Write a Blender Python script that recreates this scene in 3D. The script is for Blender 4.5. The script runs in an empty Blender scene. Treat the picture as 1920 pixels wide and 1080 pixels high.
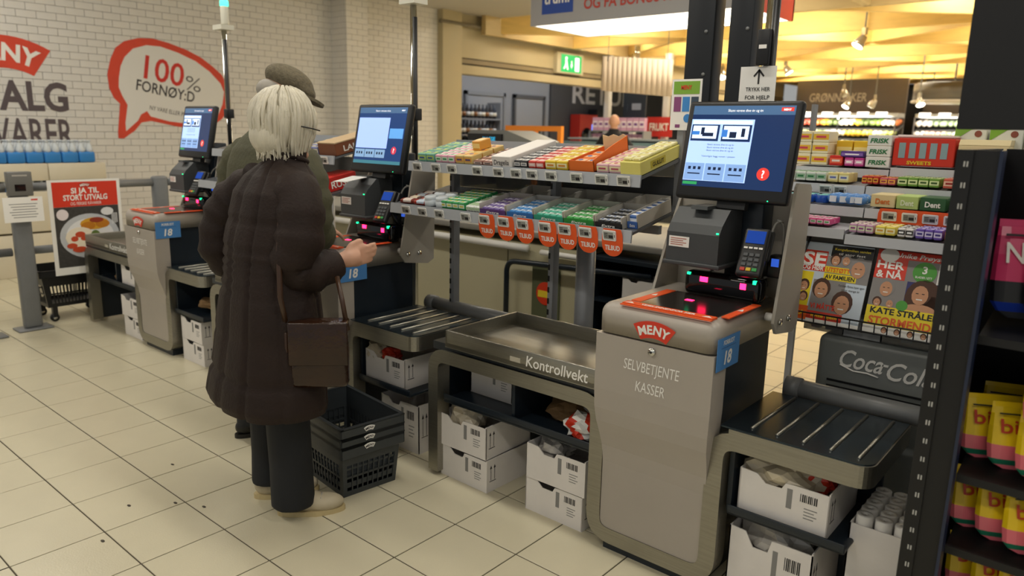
import bpy, bmesh, math, random
from mathutils import Matrix, Vector, noise
random.seed(7)
PI = math.pi
sc = bpy.context.scene
COL = sc.collection
# ---------------- camera
cam_d = bpy.data.cameras.new('camera'); cam = bpy.data.objects.new('camera', cam_d); COL.objects.link(cam)
Rr = (0.7606798556, 0.6487806938, 0.0212077484)
Rd = (0.1510343100, -0.1451205827, -0.9778183132)
Rf = (-0.6313119629, 0.7470097909, -0.2083784484)
cam.matrix_world = Matrix(((Rr[0], -Rd[0], -Rf[0], 2.693697), (Rr[1], -Rd[1], -Rf[1], -1.219762),
                           (Rr[2], -Rd[2], -Rf[2], 1.460383), (0, 0, 0, 1)))
cam_d.sensor_width = 36; cam_d.lens = 1386.04/1920*36; cam_d.clip_end = 200
cam_d.dof.use_dof = True; cam_d.dof.focus_distance = 2.7; cam_d.dof.aperture_fstop = 2.6
sc.camera = cam
# ---------------- world, lights, exposure
w = bpy.data.worlds.new('world'); sc.world = w; w.use_nodes = True
w.node_tree.nodes['Background'].inputs[0].default_value = (0.80, 0.80, 0.78, 1)
w.node_tree.nodes['Background'].inputs[1].default_value = 0.45
sc.view_settings.view_transform = 'Standard'; sc.view_settings.look = 'None'
sc.view_settings.gamma = 1; sc.view_settings.use_curve_mapping = False
sc.view_settings.exposure = -0.08
CEIL = 3.7
def area(name, loc, sx, sy, power, col=(1, .965, .89), rot=(0, 0, 0)):
    l = bpy.data.lights.new(name, 'AREA'); l.shape = 'RECTANGLE'; l.size = sx; l.size_y = sy
    l.energy = power; l.color = col
    o = bpy.data.objects.new(name, l); COL.objects.link(o); o.location = loc; o.rotation_euler = rot
    return o
# rows of ceiling luminaires (their fixtures are built with the ceiling below)
LAMPS = [(x, y) for y in (-1.9, 0.6, 3.4) for x in (-4.6, -1.9, 0.8, 3.4)]
for i, (x, y) in enumerate(LAMPS):
    area('luminaire_light', (x, y, CEIL-.16), 1.5, .16, 22)
MARKET = [(x, y) for x in (-4.6, -1.8, 1.2) for y in (7.4, 9.7, 11.7, 13.7, 15.7, 18.0, 20.5)]  # added lights above the lattice, put in to warm the timber beams
for x, y in MARKET:
    area('added_market_light', (x, y, CEIL-.16), 1.5, .16, 62, (1, .90, .70))
area('added_lobby_light', (-7.6, 12.0, 3.33), .16, 5, 70, (.86, .92, 1))  # added light for the lobby, from no known lamp

# ---------------- helpers
def S(h):
    h = h.lstrip('#'); c = [int(h[i:i+2], 16)/255 for i in (0, 2, 4)]
    return tuple(v/12.92 if v <= .04045 else ((v+.055)/1.055)**2.4 for v in c)
MATS = {}
def mat(name, col='#808080', rough=.5, metal=0, var=0, scale=20, bump=0, bscale=60, emit=0, alpha=1, stretch=None, trans=0, spec=.5):
    if name in MATS: return MATS[name]
    m = bpy.data.materials.new(name); m.use_nodes = True; nt = m.node_tree; b = nt.nodes['Principled BSDF']
    c = S(col) if isinstance(col, str) else col
    b.inputs['Base Color'].default_value = (*c, 1); b.inputs['Roughness'].default_value = rough
    b.inputs['Metallic'].default_value = metal; b.inputs['Specular IOR Level'].default_value = spec
    if emit:
        b.inputs['Emission Color'].default_value = (*c, 1); b.inputs['Emission Strength'].default_value = emit
    if alpha < 1: b.inputs['Alpha'].default_value = alpha
    if trans: b.inputs['Transmission Weight'].default_value = trans
    if var or bump:
        tc = nt.nodes.new('ShaderNodeTexCoord'); mp = nt.nodes.new('ShaderNodeMapping')
        nt.links.new(tc.outputs['Object'], mp.inputs['Vector'])
        if stretch: mp.inputs['Scale'].default_value = stretch
        if var:
            n = nt.nodes.new('ShaderNodeTexNoise'); n.inputs['Scale'].default_value = scale; n.inputs['Detail'].default_value = 4
            nt.links.new(mp.outputs[0], n.inputs['Vector'])
            r = nt.nodes.new('ShaderNodeMapRange'); r.inputs[1].default_value = .25; r.inputs[2].default_value = .75
            r.inputs[3].default_value = 1-var; r.inputs[4].default_value = 1+var
            nt.links.new(n.outputs[0], r.inputs[0])
            v = nt.nodes.new('ShaderNodeVectorMath'); v.operation = 'SCALE'; v.inputs[0].default_value = c
            nt.links.new(r.outputs[0], v.inputs['Scale']); nt.links.new(v.outputs[0], b.inputs['Base Color'])
        if bump:
            n2 = nt.nodes.new('ShaderNodeTexNoise'); n2.inputs['Scale'].default_value = bscale; n2.inputs['Detail'].default_value = 3
            nt.links.new(mp.outputs[0], n2.inputs['Vector'])
            bp = nt.nodes.new('ShaderNodeBump'); bp.inputs['Strength'].default_value = bump; bp.inputs['Distance'].default_value = .01
            nt.links.new(n2.outputs[0], bp.inputs['Height']); nt.links.new(bp.outputs[0], b.inputs['Normal'])
    MATS[name] = m; return m
def C_(h, rough=.5, **k):      # plain colour material by hex
    return mat('paint_'+h.lstrip('#')+('' if rough == .5 else '_%d' % int(rough*100)), h, rough, **k)

_txt = {}
def text_geo(s, bold=0, shear=0, spacing=1.0):
    k = (s, bold, shear, spacing)
    if k in _txt: return _txt[k]
    cu = bpy.data.curves.new('t', 'FONT'); cu.body = s; cu.size = 1; cu.align_x = 'CENTER'; cu.offset = bold; cu.shear = shear
    cu.space_character = spacing; cu.resolution_u = 3
    o = bpy.data.objects.new('t', cu); COL.objects.link(o)
    dg = bpy.context.evaluated_depsgraph_get(); me = o.evaluated_get(dg).to_mesh()
    V = [tuple(v.co) for v in me.vertices]; F = [tuple(p.vertices) for p in me.polygons]
    o.evaluated_get(dg).to_mesh_clear(); bpy.data.objects.remove(o); bpy.data.curves.remove(cu)
    _txt[k] = (V, F); return V, F
def basis(org, xd, yd):
    x = Vector(xd).normalized(); y = Vector(yd); y = (y-x*y.dot(x)).normalized(); z = x.cross(y)
    return Matrix(((x.x, y.x, z.x, org[0]), (x.y, y.y, z.y, org[1]), (x.z, y.z, z.z, org[2]), (0, 0, 0, 1)))
class MB:
    def __init__(s, org=(0, 0, 0)):
        s.v = []; s.f = []; s.m = []; s.sm = []; s.o = Vector(org)
    def add(s, V, F, mi=0, M=None, smooth=False):
        b = len(s.v)
        for p in V:
            p = Vector(p)
            if M is not None: p = M @ p
            s.v.append(p)
        for f in F: s.f.append([b+i for i in f]); s.m.append(mi); s.sm.append(smooth)
        return s
    def box(s, x0, x1, y0, y1, z0, z1, mi=0, M=None, bev=0, seg=2):
        if bev:
            bm = bmesh.new(); bmesh.ops.create_cube(bm, size=1)
            for v in bm.verts: v.co = Vector(((x0+x1)/2+v.co.x*(x1-x0), (y0+y1)/2+v.co.y*(y1-y0), (z0+z1)/2+v.co.z*(z1-z0)))
            bmesh.ops.bevel(bm, geom=bm.edges[:], offset=min(bev, .49*min(abs(x1-x0), abs(y1-y0), abs(z1-z0))), segments=seg, affect='EDGES', profile=.5)
            bm.verts.index_update()
            s.add([v.co.copy() for v in bm.verts], [[v.index for v in f.verts] for f in bm.faces], mi, M, seg > 1); bm.free(); return s
        V = [(x, y, z) for z in (z0, z1) for y in (y0, y1) for x in (x0, x1)]
        return s.add(V, [(0, 2, 3, 1), (4, 5, 7, 6), (0, 1, 5, 4), (2, 6, 7, 3), (0, 4, 6, 2), (1, 3, 7, 5)], mi, M)
    def prism(s, poly, a, b, ax='Y', mi=0, M=None, smooth=False):
        n = len(poly)
        def P(p, t): return {'Y': (p[0], t, p[1]), 'X': (t, p[0], p[1]), 'Z': (p[0], p[1], t)}[ax]
        V = [P(p, a) for p in poly]+[P(p, b) for p in poly]
        F = [list(range(n)), list(range(2*n-1, n-1, -1))]
        s.add(V, F, mi, M)
        b0 = len(s.v)-2*n
        for i in range(n):
            j = (i+1) % n; s.f.append([b0+i, b0+n+i, b0+n+j, b0+j]); s.m.append(mi); s.sm.append(smooth)
        return s
    def tube(s, pts, r, mi=0, n=10, cap=True, M=None):
        pts = [Vector(p) for p in pts]; rs = r if isinstance(r, (list, tuple)) else [r]*len(pts)
        V = []; F = []; up = None
        for i, p in enumerate(pts):
            d = (pts[min(i+1, len(pts)-1)]-pts[max(i-1, 0)]).normalized()
            if up is None: up = Vector((0, 0, 1)) if abs(d.z) < .9 else Vector((1, 0, 0))
            a = d.cross(up).normalized(); up = a.cross(d).normalized()
            for k in range(n):
                t = 2*PI*k/n; V.append(p+a*math.cos(t)*rs[i]+up*math.sin(t)*rs[i])
        for i in range(len(pts)-1):
            for k in range(n):
                F.append((i*n+k, i*n+(k+1) % n, (i+1)*n+(k+1) % n, (i+1)*n+k))
        if cap: F.append(tuple(range(n-1, -1, -1))); F.append(tuple((len(pts)-1)*n+k for k in range(n)))
        return s.add(V, F, mi, M, True)
    def lathe(s, prof, cx=0, cy=0, n=16, mi=0, M=None):
        V = []; F = []
        for r, z in prof:
            for k in range(n): V.append((cx+r*math.cos(2*PI*k/n), cy+r*math.sin(2*PI*k/n), z))
        for i in range(len(prof)-1):
            for k in range(n): F.append((i*n+k, i*n+(k+1) % n, (i+1)*n+(k+1) % n, (i+1)*n+k))
        F.append(tuple(range(n-1, -1, -1))); F.append(tuple((len(prof)-1)*n+k for k in range(n)))
        return s.add(V, F, mi, M, True)
    def ell(s, c, r, mi=0, nu=12, nv=8, M=None):
        V = [(c[0], c[1], c[2]-r[2])]; F = []
        for i in range(1, nv):
            ph = -PI/2+PI*i/nv
            for k in range(nu):
                t = 2*PI*k/nu; V.append((c[0]+r[0]*math.cos(ph)*math.cos(t), c[1]+r[1]*math.cos(ph)*math.sin(t), c[2]+r[2]*math.sin(ph)))
        V.append((c[0], c[1], c[2]+r[2])); L = len(V)-1
        for k in range(nu):
            F.append((0, 1+(k+1) % nu, 1+k)); F.append((L, L-nu+k, L-nu+(k+1) % nu))
        for i in range(nv-2):
            for k in range(nu): F.append((1+i*nu+k, 1+i*nu+(k+1) % nu, 1+(i+1)*nu+(k+1) % nu, 1+(i+1)*nu+k))
        return s.add(V, F, mi, M, True)
    def plate(s, poly, M, t=.001, mi=0):
        """flat polygon in the local XY plane of M with thickness t (towards +z)"""
        n = len(poly)
        V = [(x, y, 0) for x, y in poly]+[(x, y, t) for x, y in poly]
        F = [tuple(range(n-1, -1, -1)), tuple(range(n, 2*n))]+[(i, (i+1) % n, n+(i+1) % n, n+i) for i in range(n)]
        return s.add(V, F, mi, M)
    def rect(s, x0, x1, y0, y1, M, t=.001, mi=0):
        return s.plate([(x0, y0), (x1, y0), (x1, y1), (x0, y1)], M, t, mi)
    def disc(s, cx, cy, rx, M, t=.001, mi=0, ry=None, n=18):
        ry = ry or rx
        return s.plate([(cx+rx*math.cos(2*PI*k/n), cy+ry*math.sin(2*PI*k/n)) for k in range(n)], M, t, mi)
    def text(s, st, size, M, x=0, y=0, z=.0012, mi=0, bold=0, shear=0, width=None, spacing=1.0):
        """text centred at x, baseline y, in the plane of M"""
        V, F = text_geo(st, bold, shear, spacing)
        if not V: return s
        w0 = max(v[0] for v in V)-min(v[0] for v in V); sx = size if width is None else width/max(w0, 1e-6)
        cx = (max(v[0] for v in V)+min(v[0] for v in V))/2
        s.add([((v[0]-cx)*sx+x, v[1]*size+y, z) for v in V], F, mi, M); return s
    def build(s, name, mats, parent=None, edges=True):
        me = bpy.data.meshes.new(name)
        me.from_pydata([tuple(p-s.o) for p in s.v], [], s.f)
        if not isinstance(mats, (list, tuple)): mats = [mats]
        for m in mats: me.materials.append(m)
        me.polygons.foreach_set('material_index', s.m); me.polygons.foreach_set('use_smooth', s.sm); me.update()
        o = bpy.data.objects.new(name, me); COL.objects.link(o)
        if parent: o.parent = parent
        return o
def tag(o, label=None, cat=None, group=None, kind=None):
    if label: o['label'] = label
    if cat: o['category'] = cat
    if group: o['group'] = group
    if kind: o['kind'] = kind
    return o
def thing(name, loc, label, cat, group=None, rz=0):
    o = bpy.data.objects.new(name, None); COL.objects.link(o); o.location = loc; o.rotation_euler = (0, 0, rz)
    o.empty_display_size = .05
    return tag(o, label, cat, group)
def inst(o, loc, rot=(0, 0, 0), label=None, parent=None, scale=None):
    """copy of a thing and its parts, mesh data shared"""
    c = o.copy(); COL.objects.link(c); c.location = loc; c.rotation_euler = rot
    if scale: c.scale = scale
    if parent is not None: c.parent = parent
    if label: c['label'] = label
    for ch in o.children: sub(ch, c)
    return c
def sub(o, parent):
    c = o.copy(); COL.objects.link(c); c.parent = parent
    for ch in o.children: sub(ch, c)
def struct(o): o['kind'] = 'structure'; return o
def arc_banner(mb, M, R, a0, a1, h, red=0, t=.0015):
    """curved red banner with its lettering mounted on M (x right, y up); arc centre at (0,-R)"""
    n = 14; P = []
    for k in range(n+1):
        a = a0+(a1-a0)*k/n; P.append((R*math.sin(a), R*math.cos(a)-R))
    Q = []
    for k in range(n, -1, -1):
        a = (a0+(a1-a0)*k/n)*.93; Q.append(((R-h)*math.sin(a), (R-h)*math.cos(a)-R))
    b = len(mb.v)
    for k in range(n):
        mb.plate([P[k], Q[n-k], Q[n-k-1], P[k+1]], M, t, red)
def arc_text(mb, st, M, R, h, span, mi=1, bold=.03, z=.002):
    for i, ch in enumerate(st):
        a = (i/(len(st)-1)-.5)*span
        Mr = M @ Matrix.Translation((0, -R, 0)) @ Matrix.Rotation(-a, 4, 'Z')
        mb.text(ch, h, Mr, 0, R-h*.36, z, mi, bold)
def meny(mb, M, w, red, white):
    R = w*1.0; h = w*.36
    arc_banner(mb, M, R, -.52, .52, h, red)
    for i, ch in enumerate('MENY'):
        a = (-.34, -.115, .105, .335)[i]
        Mr = M @ Matrix.Translation((0, -R, 0)) @ Matrix.Rotation(-a, 4, 'Z')
        mb.text(ch, h*.74, Mr, 0, R-h*.76, .0025, white, .035)
# shared materials
STEEL = mat('brushed_steel', '#9a978c', .32, .9, .10, 6, .12, 40, stretch=(1, 30, 30))
CHROME = mat('chrome', '#d0d0cc', .08, 1)
NAVY = mat('navy_coated_metal', '#1b242d', .33)
NAVYT = mat('navy_steel_top', '#3a464e', .22, .75, .12, 9)
TAUPE = mat('taupe_lacquer', '#aaa298', .35, 0, .03, 6)
TAUPEL = mat('grey_shield', '#b3ada1', .4, 0, .03, 5)
BLACK = mat('black_plastic', '#131416', .4)
BLACKG = mat('black_gloss', '#08090b', .08)
WHITE = mat('white_print', '#f1efe9', .55)
RED = mat('red_print', '#d8381f', .5)
ORANGE = mat('orange_print', '#ea5a22', .5)
DARK = mat('dark_print', '#2b2629', .6)
GREYR = mat('grey_rail', '#77797a', .38, 0, .04)
CARD = mat('white_carton', '#e8e3de', .75, 0, .05, 8, .1, 30)
CARDIN = mat('carton_inside', '#a89c8b', .85, 0, .05)
BLUEST = mat('blue_sticker', '#4b86c4', .5)
INK = mat('black_ink', '#2a2828', .7)
GREYIN = mat('grey_ink', '#8b8a88', .7)
# ---------------- the setting
def pjx(p):
    d = Vector(p)-Vector((2.693697, -1.219762, 1.460383)); z = d.dot(Vector(Rf))
    if z < .2: return None
    return (960+1386.04*d.dot(Vector(Rr))/z, 540+1386.04*d.dot(Vector(Rd))/z, z)
def inframe(p, m=20):
    q = pjx(p); return q is not None and -m < q[0] < 1920+m and -m < q[1] < 1080+m
TILE = mat('floor_tile', '#cdc5aa', .3, 0, .035, 5, .06, 160)
GROUT = mat('grout', '#5c5546', .9, 0, .1)
fl = struct(MB().box(-9.2, 5.2, -3.6, 27, -.06, -.004).build('floor', GROUT))
tm = MB().box(-.1475, .1475, -.1475, .1475, -.004, 0, bev=.0012, seg=1)
tproto = None; rest = MB(); cand = []
for i in range(-21, 16):
    for j in range(-12, 90):
        c = ((i+.5)*.3, (j+.5)*.3, 0); q = pjx(c)
        hid = c[1] > 1.35 or q is None or not inframe(c, 60)
        cand.append((0 if hid else 1/q[2]**2, c))
cand.sort(key=lambda t: -t[0])
for k, (a, c) in enumerate(cand):
    if k < 300 and a > 0:
        if tproto is None:
            tproto = tm.build('tile', TILE, fl); tproto.location = c
        else:
            o = tproto.copy(); COL.objects.link(o); o.location = c; o.parent = fl
    else:
        x, y = c[0], c[1]
        rest.add([(x-.1475, y-.1475, 0), (x+.1475, y-.1475, 0), (x+.1475, y+.1475, 0), (x-.1475, y+.1475, 0)], [(0, 1, 2, 3)])
tag(rest.build('tiles', TILE, fl), kind='stuff')
# small dirt flecks on the floor
fk = MB()
for (x, y) in ((-.02, -.03), (.09, .03), (-.13, -.16), (.13, .3), (-.36, .12), (.06, -.33)):
    fk.ell((x, y, .001), (.012, .006, .0015), 0, 6, 4)
tag(fk.build('dirt_specks', mat('dirt', '#4a443a', .9), fl), kind='stuff')
# brick wall on the left
BRICK = mat('white_brick', '#dedbd5', .45, 0, .03, 3)
JOINT = mat('brick_joint', '#8f8d8a', .9)
WX = -6.2
wl = struct(MB().box(WX-.2, WX, -3.6, 7.34, 0, CEIL).build('wall_left', JOINT))
bh, bl = .075, .185
bmB = MB().box(0, .006, -bl/2+.002, bl/2-.002, -bh/2+.002, bh/2-.002, bev=.0015, seg=1)
bl_list = []
def wall_bricks(x, y0, y1, zmax, parent, zmin=0):
    L = []
    for r in range(int(zmin/bh), int(zmax/bh)):
        z = (r+.5)*bh; off = bl/2 if r % 2 else 0
        n = int((y1-y0)/bl)+1
        for k in range(-1, n+1):
            y = y0+off+(k+.5)*bl
            a, b = max(y0, y-bl/2), min(y1, y+bl/2)
            if b-a > .02: L.append((x, a, b, z))
    return L
allb = wall_bricks(WX, -3.6, 5.31, CEIL, wl)+wall_bricks(WX, 5.68, 7.34, CEIL, wl)
big = [b for b in allb if inframe((b[0], (b[1]+b[2])/2, b[3]), 0) and b[3] > 1.2 and b[2]-b[1] > bl*.95]
big.sort(key=lambda b: pjx((b[0], b[1], b[3]))[2]); big = set(big[:300])
bp = None; rb = MB()
for b in allb:
    yc = (b[1]+b[2])/2
    if b in big:
        if bp is None: bp = bmB.build('brick', BRICK, wl); o = bp
        else: o = bp.copy(); COL.objects.link(o); o.parent = wl
        o.location = (b[0], yc, b[3])
    else: rb.box(b[0], b[0]+.006, b[1]+.002, b[2]-.002, b[3]-bh/2+.002, b[3]+bh/2-.002)
tag(rb.build('bricks', BRICK, wl), kind='stuff')
# brick-clad column on that wall
colm = struct(MB().box(WX, -5.87, 5.31, 5.68, 0, CEIL).build('wall_column', JOINT))
rb = MB()
for (x, a, b, z) in wall_bricks(-5.87, 5.31, 5.68, CEIL, colm): rb.box(x, x+.006, a+.002, b-.002, z-bh/2+.002, z+bh/2-.002)
for r in range(int(CEIL/bh)):
    z = (r+.5)*bh
    for k in range(-1, 3):
        xa = max(WX, WX+(k+(r % 2)*.5)*bl); xb = min(-5.87, WX+(k+1+(r % 2)*.5)*bl)
        if xb-xa > .02: rb.box(xa+.002, xb-.002, 5.304, 5.31, z-bh/2+.002, z+bh/2-.002)
tag(rb.build('bricks', BRICK, colm), kind='stuff')
# beige shop front: post, header with shutter slot, wall above
BEIGE = mat('beige_paint', '#b9ad8c', .6, 0, .04, 2)
BEIGED = mat('beige_shadow_gap', '#4b4237', .8)
struct(MB().box(WX-.25, WX+.12, 7.34, 7.78, 0, CEIL, bev=.01).build('trim_1', BEIGE))
hd = struct(MB().box(WX-.25, WX+.02, 7.78, 22, 2.62, CEIL).build('wall_header', BEIGE))
MB().box(WX-.2, WX+.06, 7.78, 22, 2.36, 2.50).build('shutter_box', BEIGE, hd)
MB().box(WX-.18, WX+.03, 7.78, 22, 2.53, 2.60).build('shutter_guide', mat('beige_dark', '#8d8066', .6), hd)
MB().box(WX-.15, WX+.01, 7.78, 22, 2.50, 2.62).build('shadow_gap', BEIGED, hd)
MB().tube([(WX+.1, 7.3, 3.12), (WX+.1, 13.5, 3.12)], .035, n=8).build('conduit', mat('conduit', '#8c8068', .5), hd)
# lobby behind the opening
LOB = mat('lobby_grey', '#84858a', .7, 0, .04, 1)
LOBD = mat('lobby_dark', '#3d3d40', .7, 0, .05, 1)
wb = struct(MB().box(-9.2, -9, 3, 13.9, 0, 3.4).build('wall_lobby', LOB))
wd = struct(MB().box(-9.2, -8.95, 13.9, 27, 0, 3.4).build('wall_return', LOBD))
struct(MB().box(-9.2, WX-.25, 3, 27, 3.4, 3.5).build('ceiling_lobby', mat('lobby_ceiling', '#6f6d6a', .8)))
tx = MB(); Mt = basis((-8.94, 16.3, 2.4), (0, 1, 0), (0, 0, 1))
tx.text('RETUR', .68, Mt, 0, -.2, .004, 0, .02, width=3.0)
tx.build('lettering', mat('return_letters', '#b5b4b8', .6), wd)
def lobby_door(n, y0, y1, dark):
    d = struct(MB().box(-9.0, -8.96, y0, y1, 0, 2.22).build('door_%d' % n, mat('door_grey', '#8b8c90', .5)))
    f = MB().box(-9.0, -8.93, y0-.07, y0, 0, 2.3).box(-9.0, -8.93, y1, y1+.07, 0, 2.3).box(-9.0, -8.93, y0-.07, y1+.07, 2.22, 2.3)
    f.build('door_frame', mat('door_frame_dark', '#4a4a4d', .5) if dark else mat('door_frame_grey', '#7b7c80', .5), d)
    if dark: MB().box(-8.96, -8.95, y0+.75, y0+1.0, .9, 1.55).build('pane', mat('door_glass', '#3a3f42', .1), d)
    MB().tube([(-8.93, y0+.12, 1.05), (-8.9, y0+.12, 1.05), (-8.9, y0+.28, 1.05)], .015, n=6).build('handle', CHROME, d)
lobby_door(1, 10.9, 12.1, False); lobby_door(2, 12.55, 13.6, True)
# window strip with daylight at the far left of the lobby
wn = struct(MB().box(-9.02, -8.98, 8.6, 10.0, 1.5, 2.5).build('window_1', mat('window_daylight', '#8fa8e8', .3, emit=.9)))
for z in (1.5, 1.82, 2.15, 2.5): MB().box(-9.0, -8.93, 8.55, 10.05, z-.03, z+.03).build('window_frame', LOBD, wn)
for y in (8.6, 9.3, 9.7, 10.0): MB().box(-9.0, -8.94, y-.04, y+.04, 1.5, 2.5).build('mullion', LOB, wn)
# ceiling and its luminaires
ce = struct(MB().box(-6.4, 5.2, -3.6, 27, CEIL, CEIL+.1).build('ceiling', mat('ceiling_paint', '#b5a688', .8)))
sof = struct(MB().box(-6.2, -3.9, 2.6, 8.6, 3.30, 3.70).build('trim_2', mat('soffit_white', '#b9b5ad', .6)))
GLOW = mat('lamp_diffuser', '#fff3dd', .4, emit=6)
for i, (x, y) in enumerate(LAMPS):
    t = thing('ceiling_lamp', (x, y, CEIL-.13), 'long white linear ceiling lamp over the checkout area', 'lamp', 'linear ceiling lamps')
    MB((x, y, CEIL-.13)).box(x-.8, x+.8, y-.1, y+.1, CEIL-.12, CEIL-.001, bev=.01).build('housing', WHITE, t)
    MB((x, y, CEIL-.13)).box(x-.76, x+.76, y-.08, y+.08, CEIL-.13, CEIL-.121).build('diffuser', GLOW, t)
for i, (x, y) in enumerate(MARKET):  # added fixtures, made to house the lights over the timber
    t = thing('added_market_lamp', (x, y, CEIL-.13), 'added linear lamp on the market ceiling to light the timber lattice', 'lamp', 'added market lamps')
    MB((x, y, CEIL-.13)).box(x-.8, x+.8, y-.1, y+.1, CEIL-.12, CEIL-.001, bev=.01).build('housing', WHITE, t)
    MB((x, y, CEIL-.13)).box(x-.76, x+.76, y-.08, y+.08, CEIL-.13, CEIL-.121).build('diffuser', GLOW, t)
t = thing('added_lobby_lamp', (-7.6, 12, 3.35), 'added long linear lamp on the lobby ceiling', 'lamp')  # added fixture, made to house the lobby fill
MB((-7.6, 12, 3.35)).box(-7.72, -7.48, 9.4, 14.6, 3.36, 3.399).build('housing', WHITE, t)
MB((-7.6, 12, 3.35)).box(-7.68, -7.52, 9.5, 14.5, 3.34, 3.36).build('diffuser', GLOW, t)
# timber lattice under the market ceiling
WOOD = mat('glulam', '#e8c676', .55, 0, .09, 3, stretch=(1, 6, 6))
WOODE = mat('glulam_outer', '#c4ad7c', .6, 0, .07, 3, stretch=(1, 6, 6))
BZ0, BZ1 = 3.0, 3.42
def beam(p, q, parent, name='beam', m=WOOD, wdt=.09, z0=BZ0, z1=BZ1):
    d = Vector((q[0]-p[0], q[1]-p[1], 0)); L = d.length; a = math.atan2(d.y, d.x)
    o = MB().box(-L/2, L/2, -wdt/2, wdt/2, z0, z1).build(name, m, parent)
    o.location = ((p[0]+q[0])/2, (p[1]+q[1])/2, 0); o.rotation_euler = (0, 0, a); return o
lat = thing('timber_lattice', (0, 0, 0), 'pale glulam timber lattice hanging below the market ceiling', 'ceiling grid')
YB = (8.6, 10.7, 12.7, 14.7, 16.7, 18.7, 20.7, 22.7)
for k, y in enumerate(YB):
    x0 = -6.0 if k else -3.2
    beam((x0, y), (3.6, y), lat, m=WOODE if k == 0 else WOOD)
    if k:
        yp = YB[k-1]; xs = [-6.0+2.4*i for i in range(5)]
        for i, x in enumerate(xs):
            beam((x, yp if (i+k) % 2 else y), (x+2.4 if x+2.4 < 3.6 else 3.6, y if (i+k) % 2 else yp), lat, z0=BZ0+.05)
beam((-6.0, 8.2), (-6.0, 22.7), lat, m=WOODE); beam((-.15, 5.2), (-.15, 8.6), lat, m=WOODE); beam((-.15, 5.2), (2.4, 8.6), lat, m=WOODE)
for (x, y) in ((-3, 10.7), (.5, 14.7), (-6, 14.7), (3.4, 10.7), (-.15, 6)):
    MB().tube([(x, y, BZ1), (x, y, CEIL)], .008, n=6).build('hanger', GREYR, lat)
# ---------------- self-checkout kiosks (three alike, 1.83 m apart)
KO = (1.58, .84, 0)
def K(): return MB(KO)
def round_path(pts, rad, n=6):
    out = [Vector(pts[0])]
    for i in range(1, len(pts)-1):
        p, a, b = Vector(pts[i]), Vector(pts[i-1]), Vector(pts[i+1])
        u = (a-p).normalized(); v = (b-p).normalized()
        s, e = p+u*rad, p+v*rad
        for k in range(n+1):
            t = k/n; out.append(s*(1-t)**2+p*2*t*(1-t)+e*t*t)
    out.append(Vector(pts[-1])); return out
def band(mb, pts, wd, y0, y1, rad=.07, mi=0):
    P = round_path([Vector((a, b)) for a, b in pts], rad); L = []; R = []
    for i, p in enumerate(P):
        d = (P[min(i+1, len(P)-1)]-P[max(i-1, 0)]).normalized(); n = Vector((-d.y, d.x))
        L.append(p+n*wd/2); R.append(p-n*wd/2)
    for i in range(len(P)-1):
        q = [L[i], R[i], R[i+1], L[i+1]]
        V = [(a.x, y0, a.y) for a in q]+[(a.x, y1, a.y) for a in q]
        mb.add(V, [(3, 2, 1, 0), (4, 5, 6, 7), (0, 4, 7, 3), (1, 2, 6, 5)]+([(0, 1, 5, 4)] if i == 0 else [])+([(2, 3, 7, 6)] if i == len(P)-2 else []), mi)
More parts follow.
